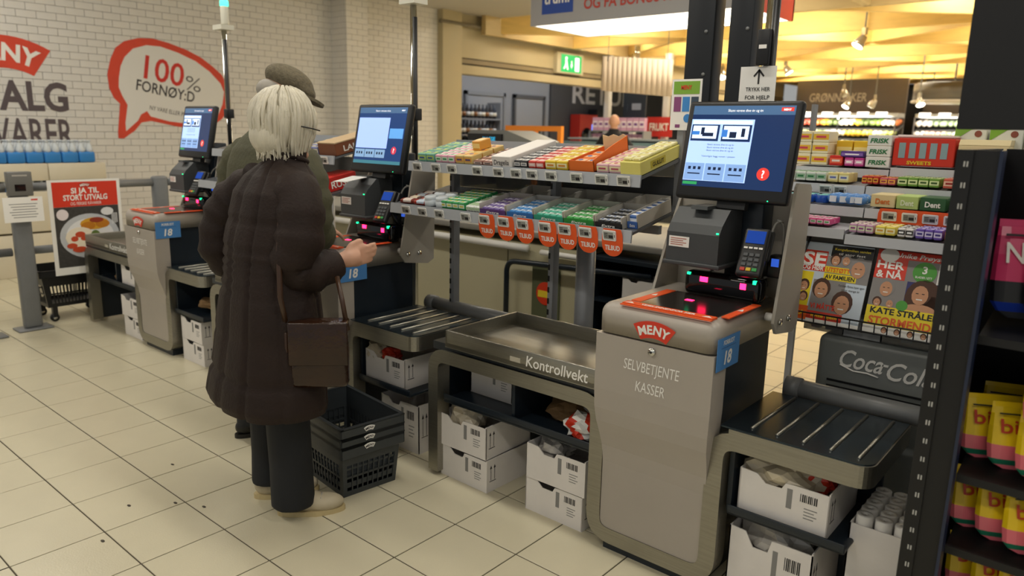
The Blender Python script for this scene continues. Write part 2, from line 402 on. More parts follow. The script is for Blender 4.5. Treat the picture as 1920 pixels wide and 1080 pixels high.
def make_kiosk():
    k = thing('self_checkout', KO, 'x', 'checkout', 'self-checkouts in a row')
    f = K(); band(f, [(.537, .02), (.537, .543), (1.362, .543), (1.362, .062), (1.80, .062), (1.80, .546), (2.2, .546)], .056, .83, .90)
    f.build('steel_frame', STEEL, k)
    # --- control scale table on the left
    b = K().box(.512, .535, .90, 1.25, .02, .565).box(.535, 1.335, 1.22, 1.25, .10, .565).box(.53, 1.40, .84, 1.25, .566, .598)
    b.box(.94, .955, .87, 1.22, .33, .52).box(1.32, 1.338, .90, 1.25, .05, .565)
    b.build('table_carcass', NAVY, k)
    s = K().box(.575, 1.33, .855, 1.22, .335, .352, bev=.006).box(.575, 1.33, .855, .862, .335, .372, bev=.003)
    s.build('storage_shelf', NAVY, k)
    t = K()
    x0, x1, y0, y1, z0, z1, th = .64, 1.372, .80, 1.245, .60, .672, .012
    t.box(x0, x1, y0, y1, z0, z0+.02).box(x0, x1, y0, y0+th, z0, z1, bev=.003).box(x0, x1, y1-th, y1, z0, z1, bev=.003)
    t.box(x0, x0+th, y0, y1, z0, z1, bev=.003).box(x1-.004, x1, y0, y1, z0, z1)
    tray = t.build('scale_tray', STEEL, k)
    Mk = basis((1.2, .7995, .612), (1, 0, 0), (0, 0, 1))
    K().text('Kontrollvekt', .058, Mk, .0, .004, .0012, 0, .012, .1, width=.275).build('scale_lettering', WHITE, tray)
    K().rect(-.215, -.165, .008, .026, Mk, .001).build('blank_label', mat('blank_label', '#b9b3a2', .6), tray)
    K().box(1.22, 1.30, 1.14, 1.165, .6205, .632).build('slot_grip', mat('cream_grip', '#d8d0b4', .5), tray)
    # --- pillar
    K().box(1.392, 1.778, .86, 1.25, .03, .84).box(1.40, 1.77, .85, 1.24, .0, .04).build('pillar_body', NAVY, k)
    prof = [(.09, .834), (.34, .834), (.40, .828), (.45, .812), (.50, .793), (.55, .783), (.62, .78), (.812, .78)]
    d = K(); n = len(prof); V = []
    for z, y in prof:
        wdn = min(1, max(0, (z-.34)/.25)); a = 1.391-.014*wdn; b_ = 1.776+.020*wdn
        V += [(a, y, z), (b_, y, z), (b_, .87, z), (a, .87, z)]
    F = [(3, 2, 1, 0), (4*n-4, 4*n-3, 4*n-2, 4*n-1)]
    for i in range(n-1):
        for j in range(4): F.append((4*i+j, 4*i+(j+1) % 4, 4*i+4+(j+1) % 4, 4*i+4+j))
    d.add(V, F, 0, None, False)
    door = d.build('front_door', TAUPE, k)
    Mp = basis((1.588, .7795, .70), (1, 0, 0), (0, 0, 1))
    K().text('SELVBETJENTE', .05, Mp, 0, .012, .001, 0, 0, .12, width=.2).text('KASSER', .05, Mp, 0, -.055, .001, 0, 0, .12, width=.105).build('door_lettering', WHITE, door)
    K().tube([(1.59, .781, .787), (1.59, .770, .787)], .012, 0, 14).tube([(1.59, .771, .787), (1.59, .7685, .787)], .004, 1, 8).build('lock', [CHROME, BLACK], door)
    # rounded head
    bm = bmesh.new(); bmesh.ops.create_cube(bm, size=1)
    for v in bm.verts: v.co = Vector((1.588+v.co.x*.424, 1.02+v.co.y*.48, .868+v.co.z*.1))
    eg = [e for e in bm.edges if all(v.co.z > .9 for v in e.verts) and not all(v.co.y > 1.2 for v in e.verts)]
    eg += [e for e in bm.edges if abs(e.verts[0].co.z-e.verts[1].co.z) > .05 and e.verts[0].co.y < .9]
    bmesh.ops.bevel(bm, geom=eg, offset=.042, segments=6, affect='EDGES', profile=.5); bm.verts.index_update()
    h = K().add([v.co.copy() for v in bm.verts], [[v.index for v in q.verts] for q in bm.faces], 0, None, True); bm.free()
    head = h.build('scanner_head', TAUPE, k)
    hm = head.modifiers.new('wn', 'WEIGHTED_NORMAL'); hm.keep_sharp = True
    lg = K(); meny(lg, basis((1.592, .7765, .886), (1, 0, 0), (0, 0, 1)), .15, 0, 1); lg.build('logo', [RED, WHITE], head)
    sg = K(); Ms = basis((1.8005, .865, .8), (0, 1, 0), (0, 0, 1))
    sg.rect(-.078, .078, -.036, .066, Ms, .001, 0).text('FORBUDT', .02, Ms, 0, .042, .0015, 1, .02, width=.075).rect(-.05, .05, .032, .034, Ms, .0015, 2)
    sg.text('18', .058, Ms, 0, -.02, .0015, 1, .03, .15)
    sg.build('age_sticker', [BLUEST, WHITE, mat('sticker_line', '#2f5f96', .5)], k)
    # scanner plate with orange guides
    g = K().box(1.495, 1.765, .835, 1.10, .912, .921)
    plate = g.build('scanner_plate', mat('scanner_glass', '#23201f', .18, 0, .25, 400), k)
    Mz = basis((1.60, .82, .9205), (1, 0, 0), (0, 1, 0))
    o = K().box(1.455, 1.770, .803, .838, .9165, .9225, 0).box(1.455, 1.772, .790, .800, .9165, .920, 0)
    o.box(1.455, 1.49, .86, 1.10, .9165, .921, 0).box(1.772, 1.798, .86, 1.10, .917, .9205, 0)
    Mg = basis((1.6125, .811, .9226), (1, 0, 0), (0, 1, 0))
    o.text('VEIES INNENFOR HER', .022, Mg, 0, 0, .0005, 1, .03, width=.19)
    for x in (-.135, .135): o.plate([(x-.016, .001), (x+.016, .001), (x, .017)], Mg, .0005, 1)
    for (x, y) in ((1.472, .99), (1.785, .98)):
        o.plate([(-.009, -.015), (.009, -.015), (0, .015)], basis((x, y, .9213), (1, 0, 0), (0, 1, 0)), .0005, 1)
    o.build('orange_guides', [ORANGE, WHITE], plate)
    LEDR = mat('red_led', '#ff1a4a', .3, emit=9); LEDG = mat('green_led', '#16e08a', .3, emit=3)
    sc_ = K().box(1.515, 1.79, 1.10, 1.17, .915, 1.0, bev=.022, seg=4)
    tower = sc_.build('scanner_tower', BLACKG, k)
    for bx in ((1.578, 1.606, 1.097, 1.102, .968, .985), (1.722, 1.742, 1.097, 1.102, .962, .982), (1.583, 1.610, .985, 1.004, .9205, .9222)): K().box(*bx).build('red_led', LEDR, tower)
    for bx in ((1.528, 1.540, 1.099, 1.11, .986, .994), (1.764, 1.774, 1.098, 1.11, .984, .996)): K().box(*bx).build('green_led', LEDG, tower)
    # shield panels
    sp = K()
    sp.prism([(1.12, .86), (1.15, .82), (1.30, .80), (1.34, .82), (1.352, 1.29), (1.335, 1.305), (1.225, 1.312), (1.212, 1.30)], 1.828, 1.838, 'X')
    sp.build('side_shield', TAUPEL, k)
    K().prism([(1.13, .86), (1.34, .86), (1.35, 1.26), (1.335, 1.265), (1.24, 1.10)], 1.366, 1.376, 'X').box(1.376, 1.828, 1.325, 1.34, .90, 1.27).build('back_shield', TAUPEL, k)
    for y in (1.165, 1.24): K().tube([(1.838, y, .86), (1.846, y, .86)], .011, n=10).build('bolt', CHROME, k)
    K().tube([(1.80, 1.145, .875), (1.83, 1.145, .875)], .014, n=10).build('spacer', WHITE, k)
    K().box(1.60, 1.725, 1.235, 1.325, .90, 1.34, bev=.006).build('screen_column', NAVY, k)
    # touch screen, tilted back
    th = math.atan2(.07, .325); Mc = basis((1.64, 1.165, 1.41), (1, 0, 0), (0, math.sin(th), math.cos(th)))
    mo = K().box(-.198, .198, -.168, .168, -.035, .0, 0, Mc, .012, 3).box(-.05, .05, -.19, -.1, -.06, -.03, 0, Mc)
    mon = mo.build('monitor', BLACK, k)
    s_ = K(); W_, H_ = .176, .138
    Mq = Mc @ Matrix.Translation((0, .012, .0004))
    s_.rect(-W_, W_, -H_, H_, Mq, .0006, 0).rect(-W_, W_, H_-.03, H_, Mq, .0009, 1)
    if True:
        s_.rect(-W_, .048, -H_+.02, H_-.046, Mq, .0009, 2).rect(-W_+.006, .042, H_-.062, H_-.05, Mq, .0012, 3)
        for xa in (-W_+.006, -.058): s_.rect(xa-.002, xa+.1, .018, .074, Mq, .0012, 0).rect(xa+.003, xa+.092, .026, .070, Mq, .0015, 3)
        for (x, y, a, b_, c) in ((-.155, .045, .014, .006, 4), (-.13, .052, .006, .012, 5), (-.11, .04, .02, .006, 5), (-.05, .045, .01, .012, 4), (-.02, .04, .012, .01, 5), (.015, .048, .006, .014, 5)):
            s_.rect(x-a, x+a, y-b_, y+b_, Mq, .0018, c)
        for y in (.004, -.006, -.016): s_.text('· Skann varene dine én og én', .008, Mq, -.06, y, .0012, 5, width=.10)
        s_.text('Vennligst legg varen i posen', .008, Mq, -.06, -.036, .0012, 5, width=.12)
        for i in range(3):
            xa = -W_+.002+i*.074; s_.rect(xa, xa+.07, -H_+.022, -.058, Mq, .0012, 6)
            for q in range(3): s_.rect(xa+.012+q*.018, xa+.022+q*.018, -.080, -.070, Mq, .0015, 5)
            s_.rect(xa+.012, xa+.058, -.096, -.092, Mq, .0015, 5)
        s_.rect(-W_+.002, -W_+.055, -H_+.006, -H_+.016, Mq, .0012, 7)
        s_.disc(.105, -.085, .021, Mq, .0012, 8, n=20); s_.text('?', .034, Mq, .105, -.097, .0016, 9, .02)
        s_.rect(.13, .17, H_-.018, H_-.006, Mq, .0013, 8); s_.text('MENY', .009, Mq, .15, H_-.016, .0016, 9, .03)
        s_.text('Skann varene dine én og én', .012, Mq, .01, H_-.02, .0012, 9, width=.12)
    E_ = lambda n, c, e: mat('screen_'+n, c, .15, emit=e)
    s_.build('display', [E_('navy', '#16305e', .55), E_('bar', '#47688f', .6), E_('pane', '#a8c6f6', .95), E_('pale', '#cfe2ff', .95), E_('blue', '#3a7bd0', .7),
                         E_('ink', '#1b2c50', .2), E_('button', '#7fa2d6', .8), E_('green', '#2f9a5a', .7), E_('red', '#d83a30', .8), E_('white', '#ffffff', .9)], mon)
    K().disc(.135, -.159, .002, Mc, .001).build('power_led', LEDG, mon)
    # receipt printer
    p = K().prism([(1.055, 1.035), (1.055, 1.135), (1.075, 1.165), (1.13, 1.215), (1.215, 1.215), (1.23, 1.20), (1.23, 1.035)], 1.465, 1.655, 'X')
    p.box(1.455, 1.665, 1.05, 1.235, 1.022, 1.037, bev=.004)
    pr = p.build('receipt_printer', mat('printer_plastic', '#3f4244', .45), k)
    K().box(1.53, 1.59, 1.09, 1.20, 1.213, 1.225).build('paper_lid', mat('printer_lid', '#55595b', .4), pr)
    Ml = basis((1.495, 1.054, 1.085), (1, 0, 0), (0, 0, 1))
    lb = K().rect(-.02, .055, .0, .036, Ml, .0008, 0)
    for i in range(4): lb.rect(-.014, .045-(i % 2)*.012, .027-i*.007, .030-i*.007, Ml, .0012, 1)
    lb.build('printer_label', [WHITE, mat('red_ink', '#b5766a', .7)], pr)
    K().box(1.645, 1.653, 1.053, 1.056, 1.14, 1.145).build('printer_led', LEDG, pr)
    # card terminal on a bracket
    Mt = basis((1.76, 1.085, 1.095), (1, .12, 0), (0, .52, .85))
    t = K().box(-.042, .042, -.085, .085, -.028, .0, 0, Mt, .010, 3).box(-.05, .05, -.02, .09, -.04, -.02, 0, Mt, .01, 2)
    t.tube([(1.76, 1.13, 1.06), (1.75, 1.2, .98), (1.73, 1.29, .95)], .012, 0, 8)
    te = t.build('card_terminal', BLACK, k)
    q = K().rect(-.030, .030, .028, .072, Mt, .002, 0)
    q.build('terminal_display', E_('terminal', '#16409c', .5), te)
    kp = K()
    for r in range(4):
        for c in range(3):
            mi = 0 if r else (1, 2, 3)[c]
            kp.box(-.027+c*.019, -.011+c*.019, -.070+r*.017, -.058+r*.017, .001, .004, mi, Mt, .002, 1)
    for c in range(4): kp.box(-.030+c*.016, -.018+c*.016, .008, .014, .001, .003, 4, Mt)
    kp.build('keypad', [mat('key_grey', '#4b4f52', .5), mat('key_red', '#c23b2c', .5), mat('key_yellow', '#d8b52c', .5), mat('key_green', '#2c9a4c', .5), WHITE], te)
    cb = K().tube(round_path([(1.78, 1.16, 1.12), (1.785, 1.2, 1.19), (1.80, 1.23, 1.18), (1.80, 1.25, 1.05), (1.77, 1.2, .99), (1.62, 1.18, .98), (1.57, 1.17, 1.0), (1.585, 1.19, 1.06)], .03), .004, 0, 6)
    cb.build('cable', mat('cable_grey', '#8c8a84', .5), te)
    K().box(1.775, 1.825, 1.17, 1.23, 1.0, 1.075, bev=.008).box(1.793, 1.817, 1.166, 1.17, 1.04, 1.066, 1).build('handset_cradle', [BLACK, E_('cradle', '#3560d0', .8)], k)
    # --- bag shelf on the right
    def rc(x0, x1, y0, y1, r, n=6):
        P = [(x0, y1), (x0, y0)]
        for i in range(n+1):
            a = -PI/2+PI/2*i/n; P.append((x1-r+r*math.cos(a), y0+r+r*math.sin(a)))
        return P+[(x1, y1)]
    K().prism(rc(1.84, 2.25, .828, 1.25, .045), .52, .585, 'Z', smooth=False).build('shelf_rim', STEEL, k)
    K().prism(rc(1.81, 2.246, .834, 1.25, .042), .585, .589, 'Z').build('shelf_top', NAVYT, k)
    for i in range(5):
        x = 1.895+i*.077
        K().tube([(x, .87, .590), (x, 1.23, .590)], .0055, 0, 8).build('rib', STEEL, k)
    K().box(1.835, 1.85, .87, 1.25, .30, .52).box(1.85, 2.2, 1.20, 1.22, .30, .52).box(2.10, 2.13, 1.16, 1.2, .0, .31).build('shelf_carcass', NAVY, k)
    K().box(1.845, 2.20, .85, 1.2, .296, .312, bev=.007).box(1.845, 2.20, .85, .857, .300, .330, bev=.003).build('lower_shelf', NAVY, k)
    # rear guard tube and signal pole
    K().tube(round_path([(1.835, 1.31, .60), (2.50, 1.31, .60)], .02), .033, 0, 14).tube([(1.835, 1.31, .60), (1.885, 1.31, .60)], .038, 0, 14).tube([(1.86, 1.31, .6), (1.86, 1.31, .0)], .025, 0, 10).build('guard_tube', GREYR, k)
    K().tube([(1.62, 1.41, 0), (1.62, 1.41, 2.12)], .017, 0, 12).build('signal_pole', CHROME, k)
    K().tube([(1.642, 1.40, .9), (1.642, 1.40, 2.0)], .012, 0, 8).box(1.60, 1.66, 1.385, 1.43, 1.5, 1.56, bev=.005).build('cable_duct', BLACK, k)
    K().box(1.57, 1.68, 1.36, 1.45, 2.06, 2.09, 0).lathe([(.024, 2.09), (.026, 2.10), (.026, 2.20), (.024, 2.205)], 1.65, 1.405, 14, 0).lathe([(.025, 2.205), (.027, 2.21), (.027, 2.235), (.02, 2.245)], 1.65, 1.405, 14, 1).build('beacon', [mat('beacon_white', '#d9d6c6', .4), mat('beacon_green', '#37f0a0', .3, emit=5)], k)
    return k
k1 = make_kiosk()
def plain_display(mon):
    th = math.atan2(.07, .325); Mq = basis((1.64, 1.165, 1.41), (1, 0, 0), (0, math.sin(th), math.cos(th))) @ Matrix.Translation((0, .012, .0004)); W_, H_ = .176, .138
    s_ = K().rect(-W_, W_, -H_, H_, Mq, .0006, 0).rect(-W_, W_, H_-.028, H_, Mq, .0009, 1).rect(-W_+.004, .062, -.062, H_-.05, Mq, .0009, 2).rect(.07, .168, -.012, .036, Mq, .0009, 4)
    for i in range(3):
        xa = -W_+.004+i*.077; s_.rect(xa, xa+.073, -H_+.03, -.068, Mq, .0012, 6)
        for q in range(3): s_.rect(xa+.012+q*.018, xa+.022+q*.018, -.092, -.080, Mq, .0015, 5)
    s_.rect(-W_, W_, -H_, -H_+.016, Mq, .0012, 7).disc(.118, -.07, .019, Mq, .0012, 8).text('?', .03, Mq, .118, -.081, .0016, 9, .02)
    s_.text('MENY', .009, Mq, .15, H_-.018, .0016, 9, .03).text('Skann varene dine', .011, Mq, 0, H_-.02, .0012, 9, width=.11)
    N = lambda n, c, e: mat('screen2_'+n, c, .15, emit=e)
    return s_.build('display', [N('navy', '#1d3f78', .55), N('bar', '#47688f', .6), N('pane', '#9db8f4', .95), N('pale', '#cfe2ff', .95), N('cyan', '#5f9fe0', .8), N('ink', '#1b2c50', .2), N('button', '#7fa2c6', .8), N('green', '#3f7a8a', .7), N('red', '#c83a50', .8), N('white', '#ffffff', .9)], mon)
k2 = inst(k1, (1.58-1.83, .84, 0)); k3 = inst(k1, (1.58-3.66, .84, 0))
for ch in k2.children:
    if ch.name.startswith('monitor'):
        for d_ in list(ch.children):
            if d_.name.startswith('display'): bpy.data.objects.remove(d_)
        plain_display(ch)
k1['label'] = 'nearest grey self-checkout, scanner lit red, beside the black shelf end'
k2['label'] = 'middle grey self-checkout behind the woman in the brown coat'
k3['label'] = 'farthest grey self-checkout next to the hanging red food poster'
# hand-written help sign and scanner unit on the nearest pole
hs = thing('help_sign', (1.60, 1.385, 1.60), 'white paper sign with arrow above the nearest touch screen', 'sign')
Mh = basis((1.605, 1.385, 1.60), (1, 0, .0), (0, 0, 1))
MB((1.60, 1.385, 1.60)).rect(-.068, .062, -.03, .098, Mh, .002).build('paper', WHITE, hs)
a = MB((1.60, 1.385, 1.60)); a.rect(-.003, .003, .038, .085, Mh, .003, 0)
for sgn in (-1, 1): a.plate([(0, .09), (sgn*.02, .066), (sgn*.016, .062), (0, .08)] if sgn > 0 else [(0, .08), (sgn*.016, .062), (sgn*.02, .066), (0, .09)], Mh, .003, 0)
a.text('TRYKK HER', .019, Mh, 0, .014, .003, 0, .01, width=.088).text('FOR HJELP', .019, Mh, 0, -.014, .003, 0, .01, width=.088)
a.build('sign_print', INK, hs)
hb = thing('help_button', (1.62, 1.38, 1.76), 'small black call button box clamped on the nearest pole', 'button box')
MB((1.62, 1.38, 1.76)).box(1.595, 1.64, 1.365, 1.392, 1.70, 1.82, bev=.004).build('case', BLACK, hb)
MB((1.62, 1.38, 1.76)).box(1.604, 1.631, 1.363, 1.366, 1.755, 1.768).build('label_strip', WHITE, hb)
# wooden-grey receipt on the middle printer
rp = MB((-.28, 1.05, 1.2)); rp.add([(-.35, 1.0, 1.195), (-.24, 1.0, 1.20), (-.20, 1.09, 1.222), (-.31, 1.09, 1.222), (-.35, 1.0, 1.197), (-.24, 1.0, 1.202), (-.20, 1.09, 1.224), (-.31, 1.09, 1.224)], [(3, 2, 1, 0), (4, 5, 6, 7), (0, 1, 5, 4), (1, 2, 6, 5), (2, 3, 7, 6), (3, 0, 4, 7)])
o = rp.build('receipt', WHITE); o.location = (-.28, 1.05, 1.2); tag(o, 'white paper slip lying on the middle receipt printer', 'paper')
# ---------------- cartons, bags, baskets
def make_carton(name, w, d, h, dip=.028, arrows=True, parent_loc=(0, 0, 0), label='', group=None, printed=True):
    t = thing(name, parent_loc, label, 'box', group); th = .004
    b = MB().box(-w/2, w/2, -d/2, d/2, 0, th).box(-w/2, w/2, d/2-th, d/2, th, h).box(-w/2, -w/2+th, -d/2, d/2, th, h).box(w/2-th, w/2, -d/2, d/2, th, h)
    b.prism([(-w/2, th), (w/2, th), (w/2, h-.006), (.10*w, h-.006), (.02*w, h-.008), (-.02*w, h-dip), (-.20*w, h-dip), (-.30*w, h-.004), (-w/2, h)], -d/2, -d/2+th, 'Y')
    body = b.build('carton_body', CARD, t)
    if printed:
        Mf = basis((0, -d/2-.0002, 0), (1, 0, 0), (0, 0, 1))
        MB().rect(.045*w, .105*w, h*.42, h*.86, Mf, .0006).build('grey_strip', GREYIN, t)
        c = MB()
        for i in range(9): c.rect(w*(.19+i*.021), w*(.19+i*.021+(.014 if i % 3 else .008)), h*.66, h*.83, Mf, .0006)
        for i in range(4): c.rect(w*.24, w*(.38-.03*(i % 2)), h*(.52-i*.07), h*(.54-i*.07), Mf, .0006, 1)
        tag(c.build('barcode', [INK, GREYIN], t), kind='stuff')
        if arrows:
            Ms = basis((w/2+.0002, -d/2+.035, h*.35), (0, 1, 0), (0, 0, 1)); a = MB()
            for y in (-.010, .012):
                a.rect(y-.0012, y+.0012, 0, h*.42, Ms, .0006).plate([(y-.006, h*.36), (y+.006, h*.36), (y, h*.46)], Ms, .0006)
            a.rect(-.018, .020, -.006, -.003, Ms, .0006); a.build('arrow_print', INK, t)
    return t
ca = make_carton('paper_carton', .272, .29, .142, label='x', group='white cartons under the self-checkouts')
CARTONS = [
 ((.692, 1.005, 0), -.02, 'lower white carton of the left stack under the nearest scale table'),
 ((.682, 1.0, .143), .01, 'upper white carton of the left stack under the nearest scale table'),
 ((1.152, 1.02, 0), .0, 'lower white carton of the right stack, beside the nearest pillar'),
 ((1.160, 1.012, .143), .012, 'upper white carton of the right stack, beside the nearest pillar'),
 ((2.005, 1.018, .313), .0, 'white carton on the lower shelf of the nearest bagging shelf'),
 ((.175, 1.018, .313), .0, 'white carton on the lower shelf of the middle bagging shelf'),
 ((-2.50, 1.012, 0), .0, 'bottom white carton under the farthest scale table'),
 ((-2.505, 1.005, .143), .02, 'second white carton under the farthest scale table'),
 ((-2.50, 1.02, .353), .0, 'white carton on the shelf of the farthest scale table'),
 ((-1.66, 1.02, 0), .0, 'lower white carton under the farthest bagging shelf'),
 ((-1.655, 1.015, .143), -.02, 'upper white carton under the farthest bagging shelf')]
for i, (l, rz, lab) in enumerate(CARTONS):
    if i == 0: ca.location = l; ca.rotation_euler = (0, 0, rz); ca['label'] = lab
    else: inst(ca, l, (0, 0, rz), lab)
make_carton('storage_carton', .235, .2, .15, label='narrow white carton in the left compartment of the nearest scale table', parent_loc=(.722, 1.09, .353))
make_carton('floor_carton', .26, .3, .25, .05, label='tall white carton on the floor under the nearest bagging shelf', parent_loc=(1.98, 1.03, 0))
make_carton('floor_carton', .26, .28, .235, .03, label='tall white carton on the floor behind the basket stack', parent_loc=(.22, 1.06, 0))
def crumple(name, loc, r, m, label, seed, cat='bag', sq=.5, rz=0, amp=.45, stripes=None):
    random.seed(seed); bm = bmesh.new(); bmesh.ops.create_icosphere(bm, subdivisions=3, radius=1)
    off = Vector((seed*3.1, seed*1.7, 0))
    for v in bm.verts:
        n = v.co.normalized(); q = 1+amp*noise.noise(n*2.1+off)+amp*.5*abs(noise.noise(n*5.3+off))
        v.co = Vector((n.x*q*r[0], n.y*q*r[1], n.z*q*r[2]))
    zmin = min(v.co.z for v in bm.verts)
    for v in bm.verts: v.co.z = max(v.co.z, zmin*.6)-zmin*.6
    me = bpy.data.meshes.new(name); bm.to_mesh(me); bm.free()
    ms = m if isinstance(m, list) else [m]
    for q in ms: me.materials.append(q)
    for p in me.polygons:
        if len(ms) > 1: p.material_index = 1 if math.sin(p.center.x*70+p.center.z*60) > .1 else 0
    o = bpy.data.objects.new(name, me); COL.objects.link(o); o.location = loc; o.rotation_euler = (0, 0, rz)
    return tag(o, label, cat)
PLAST = mat('cream_plastic', '#c9bea6', .3, 0, .12, 8); CLEAR = mat('pale_plastic', '#b5b0a8', .2, 0, .1, 9)
REDB = mat('red_bag', '#d63a22', .35); BROWNP = mat('brown_paper', '#8a6b45', .7, 0, .08, 12)
crumple('plastic_bags', (.64, .95, .225), (.085, .06, .06), PLAST, 'cream plastic bags bulging from the upper left carton', 3)
crumple('plastic_bags', (1.10, .96, .225), (.06, .07, .055), CLEAR, 'pale plastic bags sticking out of the carton beside the nearest pillar', 5)
crumple('carrier_bag', (1.235, .93, .353), (.065, .055, .05), [WHITE, REDB], 'crumpled red and white carrier bag on the scale table shelf', 8)
crumple('carrier_bag', (1.10, 1.05, .353), (.10, .08, .045), BROWNP, 'flattened brown paper bags on the scale table shelf', 9, amp=.3)
crumple('carrier_bag', (1.20, 1.10, .353), (.09, .06, .055), CLEAR, 'clear plastic bag behind the brown paper bags', 10)
crumple('plastic_bags', (1.97, .96, .40), (.11, .07, .06), PLAST, 'cream bags spilling over the carton on the nearest bagging shelf', 11)
crumple('carrier_bag', (2.07, .99, .405), (.045, .05, .05), REDB, 'red bag corner beside the cream bags in the carton', 12)
crumple('plastic_bags', (1.98, .97, .17), (.10, .07, .075), CLEAR, 'pale plastic bag hanging from the tall floor carton', 13)
crumple('plastic_bags', (.07, .93, .40), (.05, .06, .05), PLAST, 'cream bag knot over the carton of the middle bagging shelf', 14)
crumple('carrier_bag', (.15, .94, .405), (.05, .04, .035), REDB, 'red bag in the carton of the middle bagging shelf', 15)
crumple('carrier_bag', (-1.60, 1.0, .352), (.12, .08, .03), BROWNP, 'brown paper bags under the farthest bagging shelf', 16, amp=.3)
crumple('carrier_bag', (-2.86, .98, .353), (.06, .06, .02), BROWNP, 'brown paper bag on the farthest scale table shelf', 17, amp=.3)
# receipt rolls carton
rc_ = thing('roll_carton', (2.268, 1.07, 0), 'open white carton of paper rolls beside the black shelf end', 'box')
MB().box(-.085, .085, -.13, .13, 0, .004).box(-.085, .085, -.13, -.126, 0, .36).box(-.085, .085, .126, .13, 0, .36).box(-.085, -.081, -.13, .13, 0, .36).box(.081, .085, -.13, .13, 0, .36).box(-.081, .081, -.126, .126, .30, .304).build('carton_body', CARD, rc_)
PAPER = mat('roll_paper', '#e6e3dd', .7)
rl = None
for r in range(5):
    for c in range(3):
        l = (2.268-.053+c*.052, 1.07-.10+r*.050, .306)
        if rl is None:
            rl = thing('paper_roll', l, 'white till paper roll standing in the carton by the black shelf', 'paper roll', 'till rolls in the carton')
            MB().lathe([(.0235, 0), (.0235, .078), (.022, .08), (.007, .08), (.007, .074)], n=16).build('paper', PAPER, rl)
            MB().lathe([(.0068, .070), (.0068, .0745)], n=10).build('core', DARK, rl)
        else: inst(rl, l)
# shopping baskets
BSK = mat('basket_plastic', '#33383b', .42, 0, .05, 12)
def wall_quad(mb, A, B, D, Cc, u0, u1, v0, v1, t, nrm):
    """A,B bottom corners, D,Cc top corners of one side"""
    def P(u, v): return (A*(1-u)+B*u)*(1-v)+(D*(1-u)+Cc*u)*v
    q = [P(u0, v0), P(u1, v0), P(u1, v1), P(u0, v1)]
    V = q+[p+nrm*t for p in q]
    mb.add(V, [(0, 1, 2, 3), (7, 6, 5, 4), (0, 4, 5, 1), (1, 5, 6, 2), (2, 6, 7, 3), (3, 7, 4, 0)])
def basket_mesh(bw, bd, rw, rd, h, bars=True, zc=.60, nb=(14, 9)):
    m = MB()
    Bc = [Vector((sx*bw/2, sy*bd/2, 0)) for sx, sy in ((-1, -1), (1, -1), (1, 1), (-1, 1))]
    Tc = [Vector((sx*rw/2, sy*rd/2, h)) for sx, sy in ((-1, -1), (1, -1), (1, 1), (-1, 1))]
    m.box(-bw/2, bw/2, -bd/2, bd/2, 0, .004)
    for i in range(4):
        A, B, D, E = Bc[i], Bc[(i+1) % 4], Tc[i], Tc[(i+1) % 4]
        nrm = -(B-A).cross(D-A).normalized()
        n = nb[i % 2]
        wall_quad(m, A, B, D, E, 0, 1, 0, .10, .003, nrm); wall_quad(m, A, B, D, E, 0, 1, zc, 1, .003, nrm)
        wall_quad(m, A, B, D, E, 0, .07, .10, zc, .003, nrm); wall_quad(m, A, B, D, E, .93, 1, .10, zc, .003, nrm)
        wall_quad(m, A, B, D, E, .07, .93, .34, .38, .003, nrm)
        for k in range(1, n):
            u = .07+.86*k/n; wall_quad(m, A, B, D, E, u-.010, u+.010, .10, zc, .003, nrm)
    return m
def rim_mesh(rw, rd, h, hh=.05, out=.012):
    m = MB()
    x, y = rw/2+out, rd/2+out
    for a in ((-x, x, -y, -y+.008), (-x, x, y-.008, y), (-x, -x+.008, -y, y), (x-.008, x, -y, y)):
        m.box(a[0], a[1], a[2], a[3], h-hh, h, bev=.003, seg=1)
    m.box(-x, x, -y, -y+out+.004, h-.006, h).box(-x, x, y-out-.004, y, h-.006, h).box(-x, -x+out+.004, -y, y, h-.006, h).box(x-out-.004, x, -y, y, h-.006, h)
    return m
bk = thing('shopping_basket', (.253, .585, 0), 'bottom dark grey basket of the nested stack by the woman', 'basket', 'nested shopping baskets', math.radians(-7))
basket_mesh(.385, .245, .435, .275, .232).build('basket_body', BSK, bk)
rim_mesh(.435, .275, .232, .055).build('rim', BSK, bk)
lg = MB(); meny(lg, basis((.2302, -.02, .224), (0, 1, 0), (0, 0, 1)), .052, 0, 1); lg.build('logo', [WHITE, DARK], bk)
for i, lab in enumerate(('middle dark grey basket of the nested stack by the woman', 'top dark grey basket of the nested stack, open and empty')):
    inst(bk, (.253, .585, .037*(i+1)), (0, 0, math.radians(-7)), lab)
# basket trolley
tr = thing('basket_trolley', (-3.46, .82, 0), 'black wheeled basket behind the grey post and red poster', 'trolley')
o = basket_mesh(.42, .30, .50, .36, .28, nb=(16, 10)); tb = o.build('basket_body', BLACK, tr); tb.location = (0, 0, .11); tb.rotation_euler = (0, 0, PI/2)
o = rim_mesh(.50, .36, .28, .05).build('rim', BLACK, tr); o.location = (0, 0, .11); o.rotation_euler = (0, 0, PI/2)
for (x, y) in ((.13, -.17), (.13, .17), (-.13, -.17), (-.13, .17)):
    c = MB().tube([(x-.012, y, .03), (x+.012, y, .03)], .03, 0, 14).tube([(x-.014, y, .03), (x+.014, y, .03)], .014, 1, 10).box(x-.018, x+.018, y-.012, y+.02, .035, .115, 0)
    c.build('caster', [BLACK, CHROME], tr)
